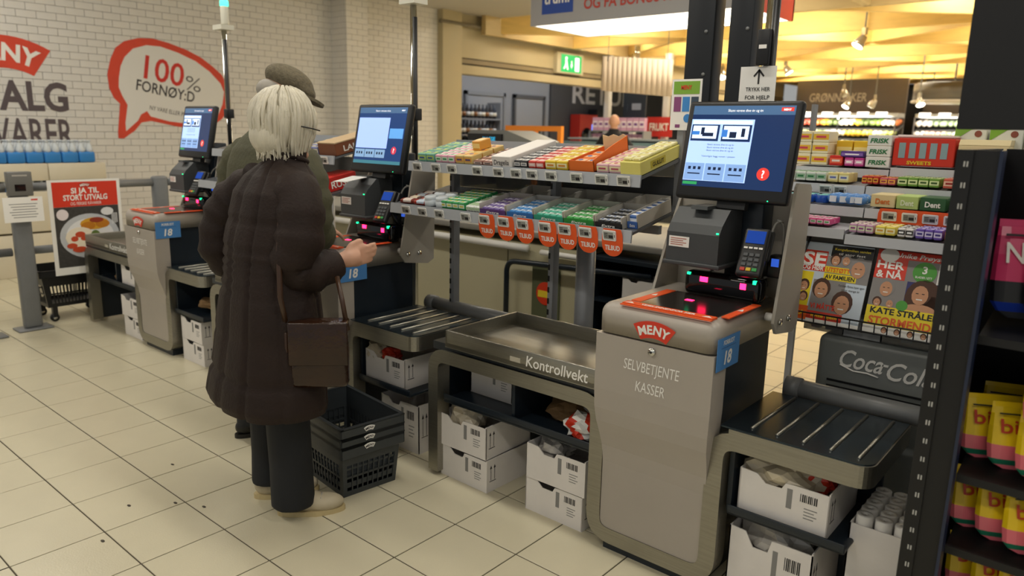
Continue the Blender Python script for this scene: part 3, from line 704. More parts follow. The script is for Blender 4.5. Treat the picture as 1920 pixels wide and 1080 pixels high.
# ---------------- guard rail, sensor post, poster
RX = -3.27
def rail_post(loc, label, head):
    t = thing('rail_post', loc, label, 'post')
    MB().box(-.035, .035, -.058, .058, .012, 1.0 if head else 1.05, bev=.02, seg=3).build('shaft', GREYR, t)
    MB().box(-.075, .075, -.11, .11, 0, .014, bev=.006).build('foot_plate', GREYR, t)
    if head:
        hd_ = MB().box(.02, .075, -.075, .075, .95, 1.115, bev=.006).build('sensor_head', mat('sensor_case', '#6d6c68', .4), t)
        MB().box(.074, .0765, -.035, .03, .985, 1.03).build('sensor_window', BLACKG, hd_)
        MB().box(.074, .0762, -.045, .045, 1.085, 1.095).build('sensor_label', CLEAR, hd_)
    return t
rail_post((RX+.06, .47, 0), 'grey sensor post with a paper notice, left of the red poster', True)
rail_post((-3.14, .17, 0), 'grey gate post cut by the left picture edge', False)
p3 = rail_post((RX, 1.47, 0), 'short grey rail post against the white brick wall', False)
nt = thing('paper_notice', (RX+.14, .47, .86), 'white paper notice taped to the grey sensor post', 'notice')
Mn = basis((RX+.145, .47, .86), (0, 1, 0), (0, 0, 1)); MB((RX+.14, .47, .86)).rect(-.12, .12, -.085, .085, Mn, .001).build('sheet', WHITE, nt)
n_ = MB((RX+.14, .47, .86))
for i in range(6): n_.rect(-.085+.01*(i % 3), .085-.012*(i % 2), .035-i*.018, .040-i*.018, Mn, .0015, 0)
n_.rect(.05, .09, .06, .07, Mn, .0015, 1); tag(n_.build('notice_print', [GREYIN, RED], nt), kind='stuff')
gr = thing('guard_rail', (RX, .5, 0), 'grey two-tube guard rail in front of the bottled water', 'rail')
for z in (1.0, .553):
    MB((RX, .5, 0)).tube([(RX, -1.0, z), (RX, .41, z)], .029, n=12).tube([(RX, .53, z), (RX, 1.41, z)], .029, n=12).tube([(RX, 1.53, z), (RX, 3.0, z)], .029, n=12).build('tube', GREYR, gr)
    for y in (.44, .50): pass
MB((RX, .5, 0)).box(RX-.03, RX+.03, 2.98, 3.06, 0, 1.03).build('end_post', GREYR, gr)
po = thing('food_poster', (RX+.05, .9, 1.04), 'red and white food poster hanging from the guard rail', 'poster')
Mo = basis((RX+.052, .9, 1.045), (0, 1, 0), (.015, 0, 1)); Q = (RX+.05, .9, 1.04)
MB(Q).rect(-.245, .245, -.69, 0, Mo, .004).build('sheet', WHITE, po)
MB(Q).rect(-.218, .222, -.195, -.016, Mo @ Matrix.Translation((0, 0, .0042)), .0008).build('red_field', RED, po)
t_ = MB(Q); Mo2 = Mo @ Matrix.Translation((0, 0, .005))
meny(t_, Mo2 @ Matrix.Translation((0, -.022, 0)), .085, 0, 1); t_.build('logo', [mat('poster_logo', '#b52c18', .5), WHITE], po)
MB(Q).text('SI JA TIL', .055, Mo2, 0, -.098, .0012, 0, .03, width=.19).text('STORT UTVALG', .055, Mo2, 0, -.148, .0012, 0, .03, width=.30).text('OG FERSKE RÅVARER', .032, Mo2, 0, -.184, .0012, 0, 0, width=.21).build('lettering', WHITE, po)
f_ = MB(Q); f_.rect(-.218, .222, -.635, -.196, Mo @ Matrix.Translation((0, 0, .0042)), .0008, 0)
f_.disc(.01, -.415, .205, Mo2, .001, 1, .165, 30).disc(.01, -.415, .165, Mo2, .0014, 2, .13, 28)
for (x, y, r1, r2, c) in ((.045, -.325, .10, .045, 3), (.0, -.34, .05, .03, 4), (.10, -.33, .05, .03, 4), (.06, -.30, .05, .02, 5), (-.06, -.42, .10, .075, 6), (-.06, -.40, .035, .022, 7), (-.03, -.43, .03, .018, 7), (-.10, -.43, .025, .02, 7), (-.12, -.48, .035, .02, 7), (-.07, -.51, .05, .022, 7), (.045, -.42, .035, .045, 8), (.075, -.44, .025, .03, 9), (.02, -.54, .02, .015, 7)):
    f_.disc(x, y, r1, Mo2, .0018+.0003*c, c, r2, 14)
f_.disc(-.165, -.25, .04, Mo2, .0015, 10); f_.disc(.14, -.24, .045, Mo2, .0015, 2, .03, 12)
for i in range(4): f_.rect(.17+i*.011, .175+i*.011, -.34+i*.004, -.255, Mo2, .0016, 2)
tag(f_.build('food_photo', [mat('slate', '#3b3936', .6, 0, .3, 40), mat('plate_rim', '#c3c6ca', .4), mat('plate', '#e6e6e6', .4), mat('potato', '#d9a22c', .5), mat('potato2', '#c47c1c', .5), mat('bacon', '#9a3a20', .5), mat('fish', '#efe3cc', .5), mat('bacon2', '#c64a28', .5), mat('greens', '#5f7434', .6), mat('greens2', '#3b3a22', .6), mat('badge', '#eadfe0', .5)], po), kind='stuff')
# ---------------- bottled water stack by the wall
WAT = mat('blue_label', '#2f80c8', .4, 0, .06, 6); BOT = mat('bottle_plastic', '#dfe6ea', .15, 0, .05, 30, alpha=.75)
TRAY = mat('cream_tray', '#d8cfb9', .7, 0, .04, 4)
for lv, (z0, z1) in enumerate(((.0, .40), (.42, .80), (.90, 1.06))):
    for k in range(4):
        y0 = -.22+k*.52
        if lv == 0 or lv == 1: nm = 'lower' if lv == 0 else 'middle'
        else: nm = 'upper'
        o = MB((-5.55, y0+.26, z0)).box(-5.85, -5.28, y0+.004, y0+.516, z0, z1, bev=.006).build('water_tray', TRAY)
        o.location = (-5.55, y0+.26, z0)
        tag(o, '%s cream cardboard tray, number %s from the left in the water stack' % (nm, ('one', 'two', 'three', 'four')[k]), 'tray', 'cardboard trays of the water stack')
def water_pack(loc, label):
    t = thing('water_pack', loc, label, 'bottle pack', 'shrink-wrapped water packs')
    MB().box(-.12, .12, -.074, .074, 0, .105, bev=.02, seg=3).build('blue_wrap', WAT, t)
    for x in (-.08, 0, .08):
        for y in (-.037, .037):
            MB().lathe([(.033, .1), (.033, .13), (.022, .17), (.013, .185), (.013, .2), (.015, .2), (.015, .215), (.0, .216)], x, y, 10).build('bottle_neck', BOT, t)
    return t
wp = water_pack((-5.42, -.12, 1.062), 'blue and white water pack on top of the tray stack'); wp['group'] = 'water packs on top of the stack'
for k in range(1, 13): inst(wp, (-5.42, -.12+k*.152, 1.062))
for k in range(13):
    o = inst(wp, (-5.42, -.12+k*.152, .802), label='water pack between the tray layers', scale=(1, 1, .45)); o['group'] = 'water packs between the layers'
# ---------------- candy racks behind the kiosks
RACKG = mat('rack_grey', '#8d8f92', .4, .2, .04); RAILG = mat('price_rail', '#a9adb2', .3, .1); EINK = mat('eink', '#9b9d96', .5)
SHELFB = mat('shelf_smoke', '#5d6064', .25)
TAGW = mat('tag_white', '#e6e6e2', .4)
def tag_mesh():
    M = basis((0, 0, 0), (1, 0, 0), (0, -.25, 1))
    t = MB(); t.plate([(-.034, -.019), (-.030, -.023), (.030, -.023), (.034, -.019), (.034, .019), (.030, .023), (-.030, .023), (-.034, .019)], M, .006, 0)
    t.rect(-.027, .022, -.016, .016, M, .0066, 1).rect(-.002, .020, -.011, .003, M, .0072, 2)
    for i in range(3): t.rect(-.024, -.006, .008-i*.008, .011-i*.008, M, .0072, 2)
    t.rect(.026, .029, -.006, .006, M, .0066, 2)
    return t
TAGM = [TAGW, EINK, INK]
_tag = tag_mesh().build('price_tag', TAGM); _tme = _tag.data; bpy.data.objects.remove(_tag)
_of = MB(); _M = basis((0, 0, 0), (1, 0, 0), (0, -.12, 1))
_of.plate([(-.044, .044), (-.052, .02), (-.054, -.02)]+[(-.053*math.cos(a), -.030-.048*math.sin(a)) for a in [PI*i/12 for i in range(1, 12)]]+[(.054, -.02), (.052, .02), (.044, .044)], _M, .002, 0)
_of.text('TILBUD', .03, _M, 0, -.050, .0026, 1, .03, width=.076)
_o = _of.build('offer_card', [ORANGE, WHITE]); _ome = _o.data; bpy.data.objects.remove(_o)
def put(me, name, loc, parent=None, rot=(0, 0, 0)):
    o = bpy.data.objects.new(name, me); COL.objects.link(o); o.location = loc; o.rotation_euler = rot
    if parent: o.parent = parent
    return o
def shelf(rack, O, x0, x1, yf, zf, yb, zb, tags=(), offers=(), name='shelf'):
    m = MB(O); m.prism([(yf, zf-.01), (yf, zf), (yb, zb), (yb, zb-.012)], x0, x1, 'X')
    s = m.build(name, SHELFB, rack)
    MB(O).prism([(yf-.010, zf-.038), (yf-.003, zf-.038), (yf+.002, zf+.007), (yf-.005, zf+.007)], x0, x1, 'X').build('price_rail', RAILG, s)
    for x in tags: put(_tme, 'price_tag', (x-O[0], yf-.0135-O[1], zf-.017-O[2]), rack).scale = (.84, .84, .84)
    for x in offers: put(_ome, 'offer_card', (x-O[0], yf-.010-O[1], zf-.0295-O[2]), rack).scale = (.84, .84, .84)
    return s
def slot_post(rack, O, x, y, z0, z1, w=.032):
    p = MB(O).box(x-w/2, x+w/2, y-.02, y+.02, z0, z1).build('slotted_post', RACKG, rack)
    h = MB(O); n = int((z1-z0)/.05)
    for i in range(n): h.box(x-w/2-.0006, x-w/2+.010, y-.0206, y-.0200, z0+.02+i*.05, z0+.045+i*.05)
    tag(h.build('slots', BLACK, p), kind='stuff')
UPX = [.1152, .2395, .3403, .4948, .6158, .7124, .7972, .8947, 1.0182, 1.1332, 1.2307]  # rack and goods numbers are the first layout scaled about the camera position
LOX = [.1303, .2386, .3478, .5091, .6158, .7216, .8233, .9358, 1.0316, 1.1274, 1.2349]
UA = math.atan2(.0714, .3192); LA = math.atan2(.0714, .378)
def candy_rack(dx, label, full=True):
    O = (.683+dx, 1.275, 0); r = thing('candy_rack', O, label, 'rack', 'candy racks behind the kiosks')
    shelf(r, O, .0446+dx, 1.2962+dx, 1.149, 1.3047, 1.4682, 1.3761, [x+dx for x in (UPX if full else UPX[5:])], [], 'upper_shelf')
    shelf(r, O, .011+dx, 1.3214+dx, 1.065, 1.1115, 1.443, 1.1829, [x+dx for x in (LOX if full else LOX[5:])], [x+dx+.01 for x in LOX[4:]], 'lower_shelf')
    for x in (.179, .7838): slot_post(r, O, x+dx, 1.317, 0, 1.3257, .027)
    MB(O).tube([(.9182+dx, 1.3674, 0), (.9182+dx, 1.3674, 1.1577)], .042, n=14).build('support_post', RACKG, r)
    MB(O).box(.0446+dx, 1.2962+dx, 1.4598, 1.4724, 1.3593, 1.4097).build('back_lip', RAILG, r)
    MB(O).box(.0446+dx, 1.2962+dx, 1.4472, 1.4556, 1.1829, 1.2921).build('back_screen', mat('smoke_screen', '#4a4d51', .15, alpha=.8), r)
    MB(O).box(.1622+dx, 1.271+dx, 1.3422, 1.3674, 1.0737, 1.1073).build('cross_bar', RACKG, r)
    return r
candy_rack(0, 'grey two-tier candy rack between the nearest and middle self-checkouts')
candy_rack(-1.83, 'grey candy rack mostly hidden behind the two shoppers', False)
# product builders
_pm = {}
def pmesh(w, d, h, c1, c2, c3=None, txt=None, bev=.003):
    k = (w, d, h, c1, c2, c3, txt)
    if k in _pm: return _pm[k]
    m = MB().box(-w/2, w/2, -d/2, d/2, 0, h, 0, None, bev, 1)
    Mt = basis((0, 0, h), (1, 0, 0), (0, 1, 0)); Mf = basis((0, -d/2, 0), (1, 0, 0), (0, 0, 1))
    m.rect(-w*.46, w*.46, -d*.28, d*.22, Mt, .0006, 1); m.rect(-w*.46, w*.46, h*.25, h*.75, Mf, .0006, 1)
    if c3: m.disc(-w*.12, 0, min(w, d)*.2, Mt, .0012, 2, n=10).rect(-w*.3, w*.3, h*.4, h*.6, Mf, .001, 2)
    if txt: m.text(txt, h*.5, Mf, 0, h*.28, .0012, 2, .02, width=w*.7)
    o = m.build('p', [C_(c1, .4), C_(c2, .4), C_(c3 or c2, .4)]); me = o.data; bpy.data.objects.remove(o)
    _pm[k] = me; return me
def on_shelf(x, d, which, up=0):
    """point on upper ('u') or lower ('l') shelf, d metres in from the rail"""
    if which == 'u': yf, zf, a = 1.149, 1.3055, UA
    else: yf, zf, a = 1.065, 1.1123, LA
    return (x, yf+d*math.cos(a)-up*math.sin(a), zf+d*math.sin(a)+up*math.cos(a)), (a, 0, 0)
def rows(name, x0, x1, nx, d0, nd, dd, h, cols, label, cat, which, txt=None, layers=1, jit=.0, up0=.0008, dx=0, group=None):
    random.seed(hash(name) % 1000 if False else len(label)*13+nx)
    w = (x1-x0)/nx
    me = pmesh(w*.94, dd*.92, h, *cols, txt=txt)
    for l in range(layers):
        for j in range(nd):
            for i in range(nx):
                p, rt = on_shelf(x0+w*(i+.5)+dx, d0+dd*(j+.5), which, up0+l*h*1.01)
                o = put(me, name, p, None, (rt[0], 0, random.uniform(-jit, jit)))
                tag(o, label, cat, group or label)
def display_tray(x0, x1, d0, dep, h, hexc, label, which='l', front=.5, dx=0):
    """open display carton: walls of printed board"""
    w = x1-x0; t = .003
    p, rt = on_shelf((x0+x1)/2+dx, d0+dep/2, which, .001)
    r = thing('display_carton', p, label, 'carton'); r.rotation_euler = rt
    m = MB().box(-w/2, w/2, -dep/2, dep/2, 0, t).box(-w/2, -w/2+t, -dep/2, dep/2, t, h).box(w/2-t, w/2, -dep/2, dep/2, t, h).box(-w/2, w/2, dep/2-t, dep/2, t, h)
    m.build('tray_body', mat('tray_board', '#c4bfb4', .7), r)
    f = MB().box(-w/2, w/2, -dep/2-.001, -dep/2+t, 0, h*front)
    f.build('tray_front', C_(hexc, .45), r)
    MB().text('Extra', h*.3, basis((0, -dep/2-.001, h*.12), (1, 0, 0), (0, 0, 1)), 0, 0, .001, 0, .02, .2, width=w*.5).build('tray_lettering', WHITE, r)
    return r
# --- lower shelf, left to right
for k in range(7):
    p, rt = on_shelf(.095+(k % 2)*.0924, .0252+.0462*(k//2+.3), 'l', .0017)
    m = MB().box(-.042, .042, -.0185, .0185, 0, .0202, 0, None, .0067, 2).box(-.0294, .0252, -.0189, .0189, .0017, .0206, 1, None, .0067, 2)
    o = m.build('chocolate_bar', [C_(('#7a2a1c', '#a5301f', '#4f2a22', '#8a3a2c')[k % 4], .35), C_(('#e6d9cf', '#c9d7e6', '#d8c9b0')[k % 3], .35)])
    o.location = p; o.rotation_euler = (rt[0], 0, .25-.1*(k % 3))
    tag(o, 'wrapped chocolate bar piled at the left end of the lower rack shelf', 'candy bar', 'chocolate bars on the lower shelf')
tn = None
for k in range(4):
    p, rt = on_shelf(.242+(k % 2)*.0714, .042+.063*(k//2), 'l', .0017)
    o = MB().lathe([(.0302, 0), (.0319, .0034), (.0319, .0252), (.0286, .0269), (.0294, .0302), (.0294, .042), (.0252, .0445)], n=18).build('mint_tin', C_('#c5cdd2', .3))
    o.location = p; o.rotation_euler = rt; tag(o, 'round pale mint tin beside the chocolate bars', 'tin', 'round mint tins')
rows('gum_box', .3218, .473, 4, .0168, 6, .0378, .0336, ('#2f9a55', '#e2efe0', '#d9d04a'), 'green and white gum packet in the block left of the white sticks', 'gum', 'l', layers=1)
rows('gum_stick', .4772, .5612, 5, .0168, 3, .084, .0235, ('#e9ece6', '#b8cfa8'), 'thin white gum stick between the green and purple packets', 'gum', 'l')
TR = [(.5696, .7124, '#5a3a78', 'open carton of purple gum on the lower candy shelf', ('#6f5a9c', '#e6e0f0', '#4a2f70'), 'purple'),
      (.7208, .8577, '#2f6fb4', 'open carton of bright blue gum on the lower candy shelf', ('#3f8ccf', '#dbe9f6', '#1f5fa8'), 'bright blue'),
      (.8636, 1.0064, '#2f9a7c', 'open carton of teal gum on the lower candy shelf', ('#4fb59a', '#e0f2ea', '#1f8a68'), 'teal'),
      (1.0106, 1.1492, '#2b8a3a', 'open carton of grass-green gum on the lower candy shelf', ('#44a852', '#dff0dc', '#1f7a30'), 'grass-green'),
      (1.1551, 1.271, '#15181c', 'open carton of black gum on the lower candy shelf', ('#1c2026', '#dfe3ea', '#2f4f8a'), 'black')]
for (a, b, hx, lab, cols, cn) in TR:
    display_tray(a, b, .0101, .2016, .0437, hx, lab)
    rows('gum_pack', a+.005, b-.005, 4, .0168, 4, .0454, .0218, cols, '%s and white gum pack lying in the %s carton' % (cn, cn), 'gum', 'l', up0=.0042, layers=1)
    display_tray(a+.008, b+.008, .2268, .1344, .042, hx, lab.replace('open carton', 'second, rear carton'))
display_tray(1.2752, 1.3172, .042, .252, .0504, '#3a62a8', 'narrow blue and white gum carton at the right rack end')
rows('gum_pack', 1.2777, 1.3147, 1, .0504, 6, .0386, .042, ('#3f68ac', '#dbe4f2', '#ffffff'), 'blue and white gum pack in the narrow end carton', 'gum', 'l', up0=.0042)
# --- upper shelf, left to right
rows('mint_roll', .0866, .2, 2, .0168, 4, .063, .0378, ('#6fae9c', '#b9d26a', '#2f5f9a'), 'teal and lime candy bag at the left end of the upper shelf', 'candy', 'u', jit=.15)
rows('candy_box', .2042, .326, 3, .0168, 6, .0437, .0353, ('#e6a8bc', '#d9efd6', '#3f9a5a'), 'pink and mint green candy box on the upper shelf', 'candy', 'u')
rows('candy_box', .3302, .4352, 2, .0168, 3, .0756, .0378, ('#dcc07a', '#e8a84a', '#5a4a78'), 'honey yellow candy box on the upper shelf', 'candy', 'u', layers=1)
rows('candy_box', .3554, .4058, 1, .1092, 1, .084, .042, ('#e0a040', '#f0d48a'), 'orange candy box lying on top of the honey yellow ones', 'candy', 'u', up0=.0395)
rows('liquorice_pack', .4394, .5528, 2, .0168, 5, .0504, .0185, ('#7a4a38', '#e0c4b8', '#2a1f1c'), 'brown and pink liquorice packet on the upper shelf', 'candy', 'u')
p, rt = on_shelf(.6141, .168, 'u', .0008)
lb = thing('candy_carton', p, 'long white carton lying front to back on the upper shelf', 'carton'); lb.rotation_euler = rt
MB().box(-.0538, .0538, -.1596, .1596, 0, .0462, 0, None, .0025, 1).build('carton_body', C_('#e9e4de', .5), lb)
MB().text('Dragelia', .0294, basis((0, -.1596, .0101), (1, 0, 0), (0, 0, 1)), 0, 0, .001, 0, .01, .2, width=.084).build('carton_lettering', INK, lb)
rows('liquorice_box', .6746, .746, 2, .0168, 6, .0462, .0294, ('#25262a', '#d9d6d2', '#8a8c90'), 'black and white liquorice box on the upper shelf', 'candy', 'u')
rows('candy_box', .7519, .8325, 2, .0168, 6, .0462, .0302, ('#c8382c', '#ecc0b8', '#f0e0d8'), 'red and pale pink candy box on the upper shelf', 'candy', 'u')
rows('candy_box', .8384, .9518, 2, .0168, 5, .0571, .0353, ('#e2c22e', '#f2eab8', '#d88a28'), 'bright yellow candy box on the upper shelf', 'candy', 'u')
p, rt = on_shelf(1.019, .1428, 'u', .0008)
oc = thing('candy_carton', p, 'tall orange carton with a torn open flap on the upper shelf', 'carton'); oc.rotation_euler = rt
MB().box(-.0588, .0588, -.126, .126, 0, .0034).box(-.0588, -.0554, -.126, .126, 0, .042).prism([(-.126, 0), (.126, 0), (.126, .0882), (0, .0714), (-.126, .0462)], .0554, .0588, 'X').box(-.0588, .0588, -.126, -.1226, 0, .042).build('carton_body', C_('#e8742a', .5), oc)
MB().prism([(-.0588, 0), (.0588, 0), (.0588, .084), (.0378, .0941), (.0168, .084), (-.0084, .0916), (-.0336, .0823), (-.0588, .0882)], .1226, .126, 'Y').build('torn_flap', C_('#dcc49a', .7), oc)
rows('candy_box', .9652, 1.0728, 2, .0336, 3, .063, .0294, ('#e87a2a', '#f0c8a0', '#3f6fc0'), 'orange candy box inside the torn orange carton', 'candy', 'u', up0=.005)
rows('candy_box', 1.0862, 1.1996, 2, .0168, 6, .0462, .0336, ('#e6b8c0', '#f0e8b8', '#c05a6a'), 'pale pink candy box next to the yellow end carton', 'candy', 'u')
p, rt = on_shelf(1.2475, .1596, 'u', .0008)
yc = thing('candy_carton', p, 'big pale yellow carton at the right end of the upper shelf', 'carton'); yc.rotation_euler = rt
MB().box(-.0437, .0437, -.1554, .1554, 0, .0504, 0, None, .0025, 1).build('carton_body', C_('#e6dc7a', .5), yc)
Ms = basis((.0441, 0, 0), (0, 1, 0), (0, 0, 1)); MB().rect(-.084, .0252, .0101, .0378, Ms, .0008, 0).text('GULLIT', .0218, Ms, -.0294, .0151, .0013, 1, .02, width=.084).build('side_print', [C_('#c9b83a', .5), INK], yc)
rows('candy_box', 1.208, 1.2861, 2, .0168, 5, .0571, .0101, ('#efe8a0', '#f6f2d0', '#d0b83a'), 'flat yellow candy box on top of the pale yellow carton', 'candy', 'u', up0=.0525)
# hidden rack behind the shoppers: carton and red box
p, rt = on_shelf(-.6106, .1512, 'u', .0008)
lk = thing('candy_carton', p, 'brown and cream carton behind the man, beside the middle screen', 'carton'); lk.rotation_euler = rt
MB().box(-.0756, .0756, -.1344, .1344, 0, .063, 0, None, .0025, 1).build('carton_body', C_('#7a4424', .5), lk)
MB().box(-.0773, .0773, -.1361, .1361, .063, .0689).build('carton_lid', C_('#cbb08a', .6), lk)
MB().text('LAKRIS', .042, basis((.076, 0, .0151), (0, 1, 0), (0, 0, 1)), 0, 0, .001, 0, .02, width=.168).build('carton_lettering', WHITE, lk)
rows('candy_box', -.8458, -.6946, 3, .0168, 5, .0504, .042, ('#7f86b8', '#e4dcc0', '#5a4a30'), 'lilac and cream candy box beside the brown carton', 'candy', 'u')
p, rt = on_shelf(-.6106, .1344, 'l', .0008)
ru = thing('candy_carton', p, 'red carton on the lower shelf behind the man', 'carton'); ru.rotation_euler = rt
MB().box(-.0756, .0756, -.1008, .1008, 0, .0756, 0, None, .0025, 1).build('carton_body', C_('#c4231c', .5), ru)
MB().text('RUSH', .0504, basis((.076, 0, .0168), (0, 1, 0), (0, 0, 1)), 0, 0, .001, 0, .02, width=.1344).text('RUSH', .0504, basis((0, -.1012, .0168), (1, 0, 0), (0, 0, 1)), 0, 0, .001, 0, .02, width=.1092).build('carton_lettering', WHITE, ru)
# ---------------- gum and sweets shelves, magazines and cooler on the right
O = (2.0, 1.9, 0)
sr = thing('sweets_shelf', O, 'grey stepped sweets shelves behind the nearest self-checkout', 'shelf')
def sh2(x0, x1, y, z, dep=.15, tags=(), offers=()):
    m = MB(O).prism([(y, z-.012), (y, z), (y+dep, z+.012), (y+dep, z)], x0, x1, 'X').build('shelf', mat('shelf_pale', '#a8abb0', .4), sr)
    MB(O).prism([(y-.010, z-.028), (y-.002, z-.03), (y+.003, z+.006), (y-.006, z+.006)], x0, x1, 'X').build('price_rail', mat('rail_pale', '#c2c4c8', .3), m)
    for x in tags: put(_tme, 'price_tag', (x-O[0], y-.016-O[1], z-.014-O[2]), sr).scale = (.72, .72, .72)
    for x in offers:
        put(_ome, 'offer_card', (x-O[0], y-.013-O[1], z-.020-O[2]), sr).scale = (.72, .72, .72)
sh2(1.52, 1.925, 1.95, 1.335, .2); sh2(1.93, 2.75, 1.95, 1.345, .2)
sh2(1.55, 1.885, 1.80, 1.277, .15, (1.745, 1.80)); sh2(1.89, 2.75, 1.80, 1.277, .15)
sh2(1.58, 1.93, 1.65, 1.207, .15); sh2(1.935, 2.75, 1.65, 1.207, .15, (2.02, 2.085, 2.15, 2.215), (2.02, 2.085, 2.15, 2.215))
sh2(1.60, 1.915, 1.50, 1.140, .15); sh2(1.92, 2.75, 1.50, 1.125, .15)
MB(O).prism([(1.53, 1.0), (1.70, 1.0), (2.2, 1.36), (2.2, 1.60), (2.16, 1.60), (2.16, 1.37)], 1.53, 1.545, 'X').prism([(1.53, 1.0), (1.70, 1.0), (2.2, 1.36), (2.2, 1.60), (2.16, 1.60), (2.16, 1.37)], 2.75, 2.765, 'X').box(1.53, 2.765, 2.165, 2.18, .78, 1.42).build('side_frame', RACKG, sr)
MB(O).box(1.53, 2.765, 1.60, 1.62, .80, 1.10).build('back_panel', mat('panel_grey', '#7c7b78', .5), sr)
def goods(name, x0, x1, nx, y, z, nd, dd, h, cols, label, cat='candy', layers=1, txt=None, lean=0):
    w = (x1-x0)/nx; me = pmesh(w*.94, dd*.93, h, *cols, txt=txt)
    for l in range(layers):
        for j in range(nd):
            for i in range(nx):
                o = put(me, name, (x0+w*(i+.5), y+.008+dd*(j+.5), z+.0135+l*h*1.01), None, (lean, 0, 0)); tag(o, label, cat, label)
# row D
goods('gum_pack', 1.665, 1.735, 2, 1.50, 1.140, 2, .06, .03, ('#3fae9a', '#d6efe8', '#1f7a68'), 'teal gum pack at the left of the lowest sweets shelf', 'gum')
goods('gum_pack', 1.74, 1.86, 5, 1.50, 1.140, 2, .06, .022, ('#d8508a', '#f0d0dc', '#4fae5a'), 'small pink gum pack on the lowest sweets shelf', 'gum')
goods('gum_pack', 1.925, 2.005, 3, 1.50, 1.125, 3, .045, .03, ('#c89ab8', '#dfe8c0', '#9a4a8a'), 'pale pink and green gum pack on the lowest sweets shelf', 'gum')
goods('gum_pack', 2.01, 2.075, 2, 1.50, 1.125, 3, .045, .03, ('#e6d452', '#f4efc0', '#e0a83a'), 'lemon yellow gum pack on the lowest sweets shelf', 'gum')
goods('gum_pack', 2.08, 2.13, 2, 1.50, 1.125, 3, .045, .03, ('#ece8e4', '#2a2624', '#ffffff'), 'white and black gum pack on the lowest sweets shelf', 'gum')
goods('gum_pack', 2.135, 2.215, 3, 1.50, 1.125, 3, .045, .032, ('#6a4fae', '#d8d0ee', '#42308a'), 'violet gum pack on the lowest sweets shelf', 'gum')
goods('gum_pack', 2.22, 2.30, 2, 1.50, 1.125, 3, .045, .032, ('#e07a2a', '#f2d8a0', '#b83a1c'), 'orange gum pack on the lowest sweets shelf', 'gum')
# row C
for k in range(6):
    o = MB().lathe([(.022, 0), (.024, .004), (.024, .026), (.021, .028)], n=16, mi=0).lathe([(.0205, .028), (.0205, .0295)], n=16, mi=1).build('mint_tin', [C_('#1c4fae', .3), C_('#8fd8d0', .3)])
    o.location = (1.665+(k % 3)*.052, 1.685+(k//3)*.055, 1.2185); tag(o, 'round dark blue mint tin on the second lowest sweets shelf', 'tin', 'dark blue mint tins')
for k in range(8):
    o = MB().ell((0, 0, .02), (.028, .022, .02), 0, 10, 6).box(-.012, .012, -.0225, -.020, .008, .03, 1).build('mint_bag', [C_('#5a8fd0', .3), C_('#e4ecf4', .3)])
    o.location = (1.815+(k % 4)*.030, 1.68+(k//4)*.05, 1.2185); o.rotation_euler = (0, 0, .3*(k % 3)); tag(o, 'light blue mint bag between the tins and the pastille cartons', 'candy', 'light blue mint bags')
for (x0, x1, c, cn, ink) in ((1.945, 2.025, '#e2cf9a', 'cream and orange', '#d8742a'), (2.03, 2.10, '#b8cf7a', 'light green', '#e9f2d0'), (2.105, 2.185, '#2c5a34', 'dark green', '#f2f2ea')):
    t = thing('pastille_carton', ((x0+x1)/2, 1.73, 1.219), '%s pastille carton above the orange offer cards' % cn, 'carton')
    MB().box(-(x1-x0)/2, (x1-x0)/2, -.065, .065, 0, .045, 0, None, .002, 1).build('carton_body', C_(c, .45), t)
    MB().text('Dent', .026, basis((0, -.0655, .012), (1, 0, 0), (0, 0, 1)), 0, 0, .001, 0, .03, width=(x1-x0)*.6).build('carton_lettering', C_(ink), t)
goods('pastille_pack', 2.20, 2.36, 4, 1.65, 1.207, 2, .06, .04, ('#4f8a4a', '#d8e6c0', '#ffffff'), 'green pastille pack right of the pastille cartons')
# row B
goods('gum_pack', 1.575, 1.735, 4, 1.80, 1.277, 3, .045, .035, ('#dfe4dc', '#9fc0a0', '#2f7a48'), 'white and green gum pack on the long sweets shelf', 'gum')
goods('candy_box', 1.74, 1.82, 2, 1.80, 1.277, 2, .06, .036, ('#e4d488', '#f2ecc8', '#6f7ab8'), 'straw yellow candy box on the long sweets shelf')
goods('candy_stick', 1.865, 1.925, 3, 1.80, 1.277, 1, .13, .03, ('#c0382c', '#e8a83a', '#8a1f1c'), 'long red and amber candy pack on the long sweets shelf')
goods('candy_box', 1.93, 1.985, 2, 1.80, 1.277, 3, .045, .026, ('#c85a6a', '#efb04a', '#9a2f4a'), 'raspberry and orange candy box on the long sweets shelf')
goods('candy_box', 1.99, 2.13, 4, 1.80, 1.277, 3, .045, .032, ('#6f9a3a', '#e0e8b0', '#3f5a24'), 'olive green candy box on the long sweets shelf')
goods('candy_box', 2.14, 2.30, 4, 1.80, 1.277, 3, .045, .034, ('#d05a48', '#f0c0a8', '#a82f24'), 'coral red candy box on the long sweets shelf')
# row A and what stands on it
goods('sweets_box', 1.545, 1.685, 2, 1.95, 1.335, 1, .12, .045, ('#ece2c0', '#e8b83a', '#d0485a'), 'multicoloured sweets box in the stack beside the screen', layers=3)
goods('sweets_box', 1.69, 1.745, 1, 1.95, 1.335, 1, .1, .04, ('#cf2a20', '#ea6a4a', '#f0e0d8'), 'red sweets box next to the multicoloured stack')
goods('sweets_box', 1.75, 1.825, 2, 1.95, 1.335, 1, .1, .034, ('#c03a8a', '#e8a0c8', '#ffffff'), 'magenta sweets box under the purple one')
goods('sweets_box', 1.73, 1.825, 1, 1.95, 1.370, 1, .1, .024, ('#4a2a7a', '#8a6ab8', '#ffffff'), 'purple sweets box on the magenta ones')
goods('sweets_box', 1.69, 1.825, 2, 2.02, 1.335, 1, .1, .10, ('#e2b82c', '#f0dc8a', '#8ab04a'), 'yellow sweets box standing behind the purple one')
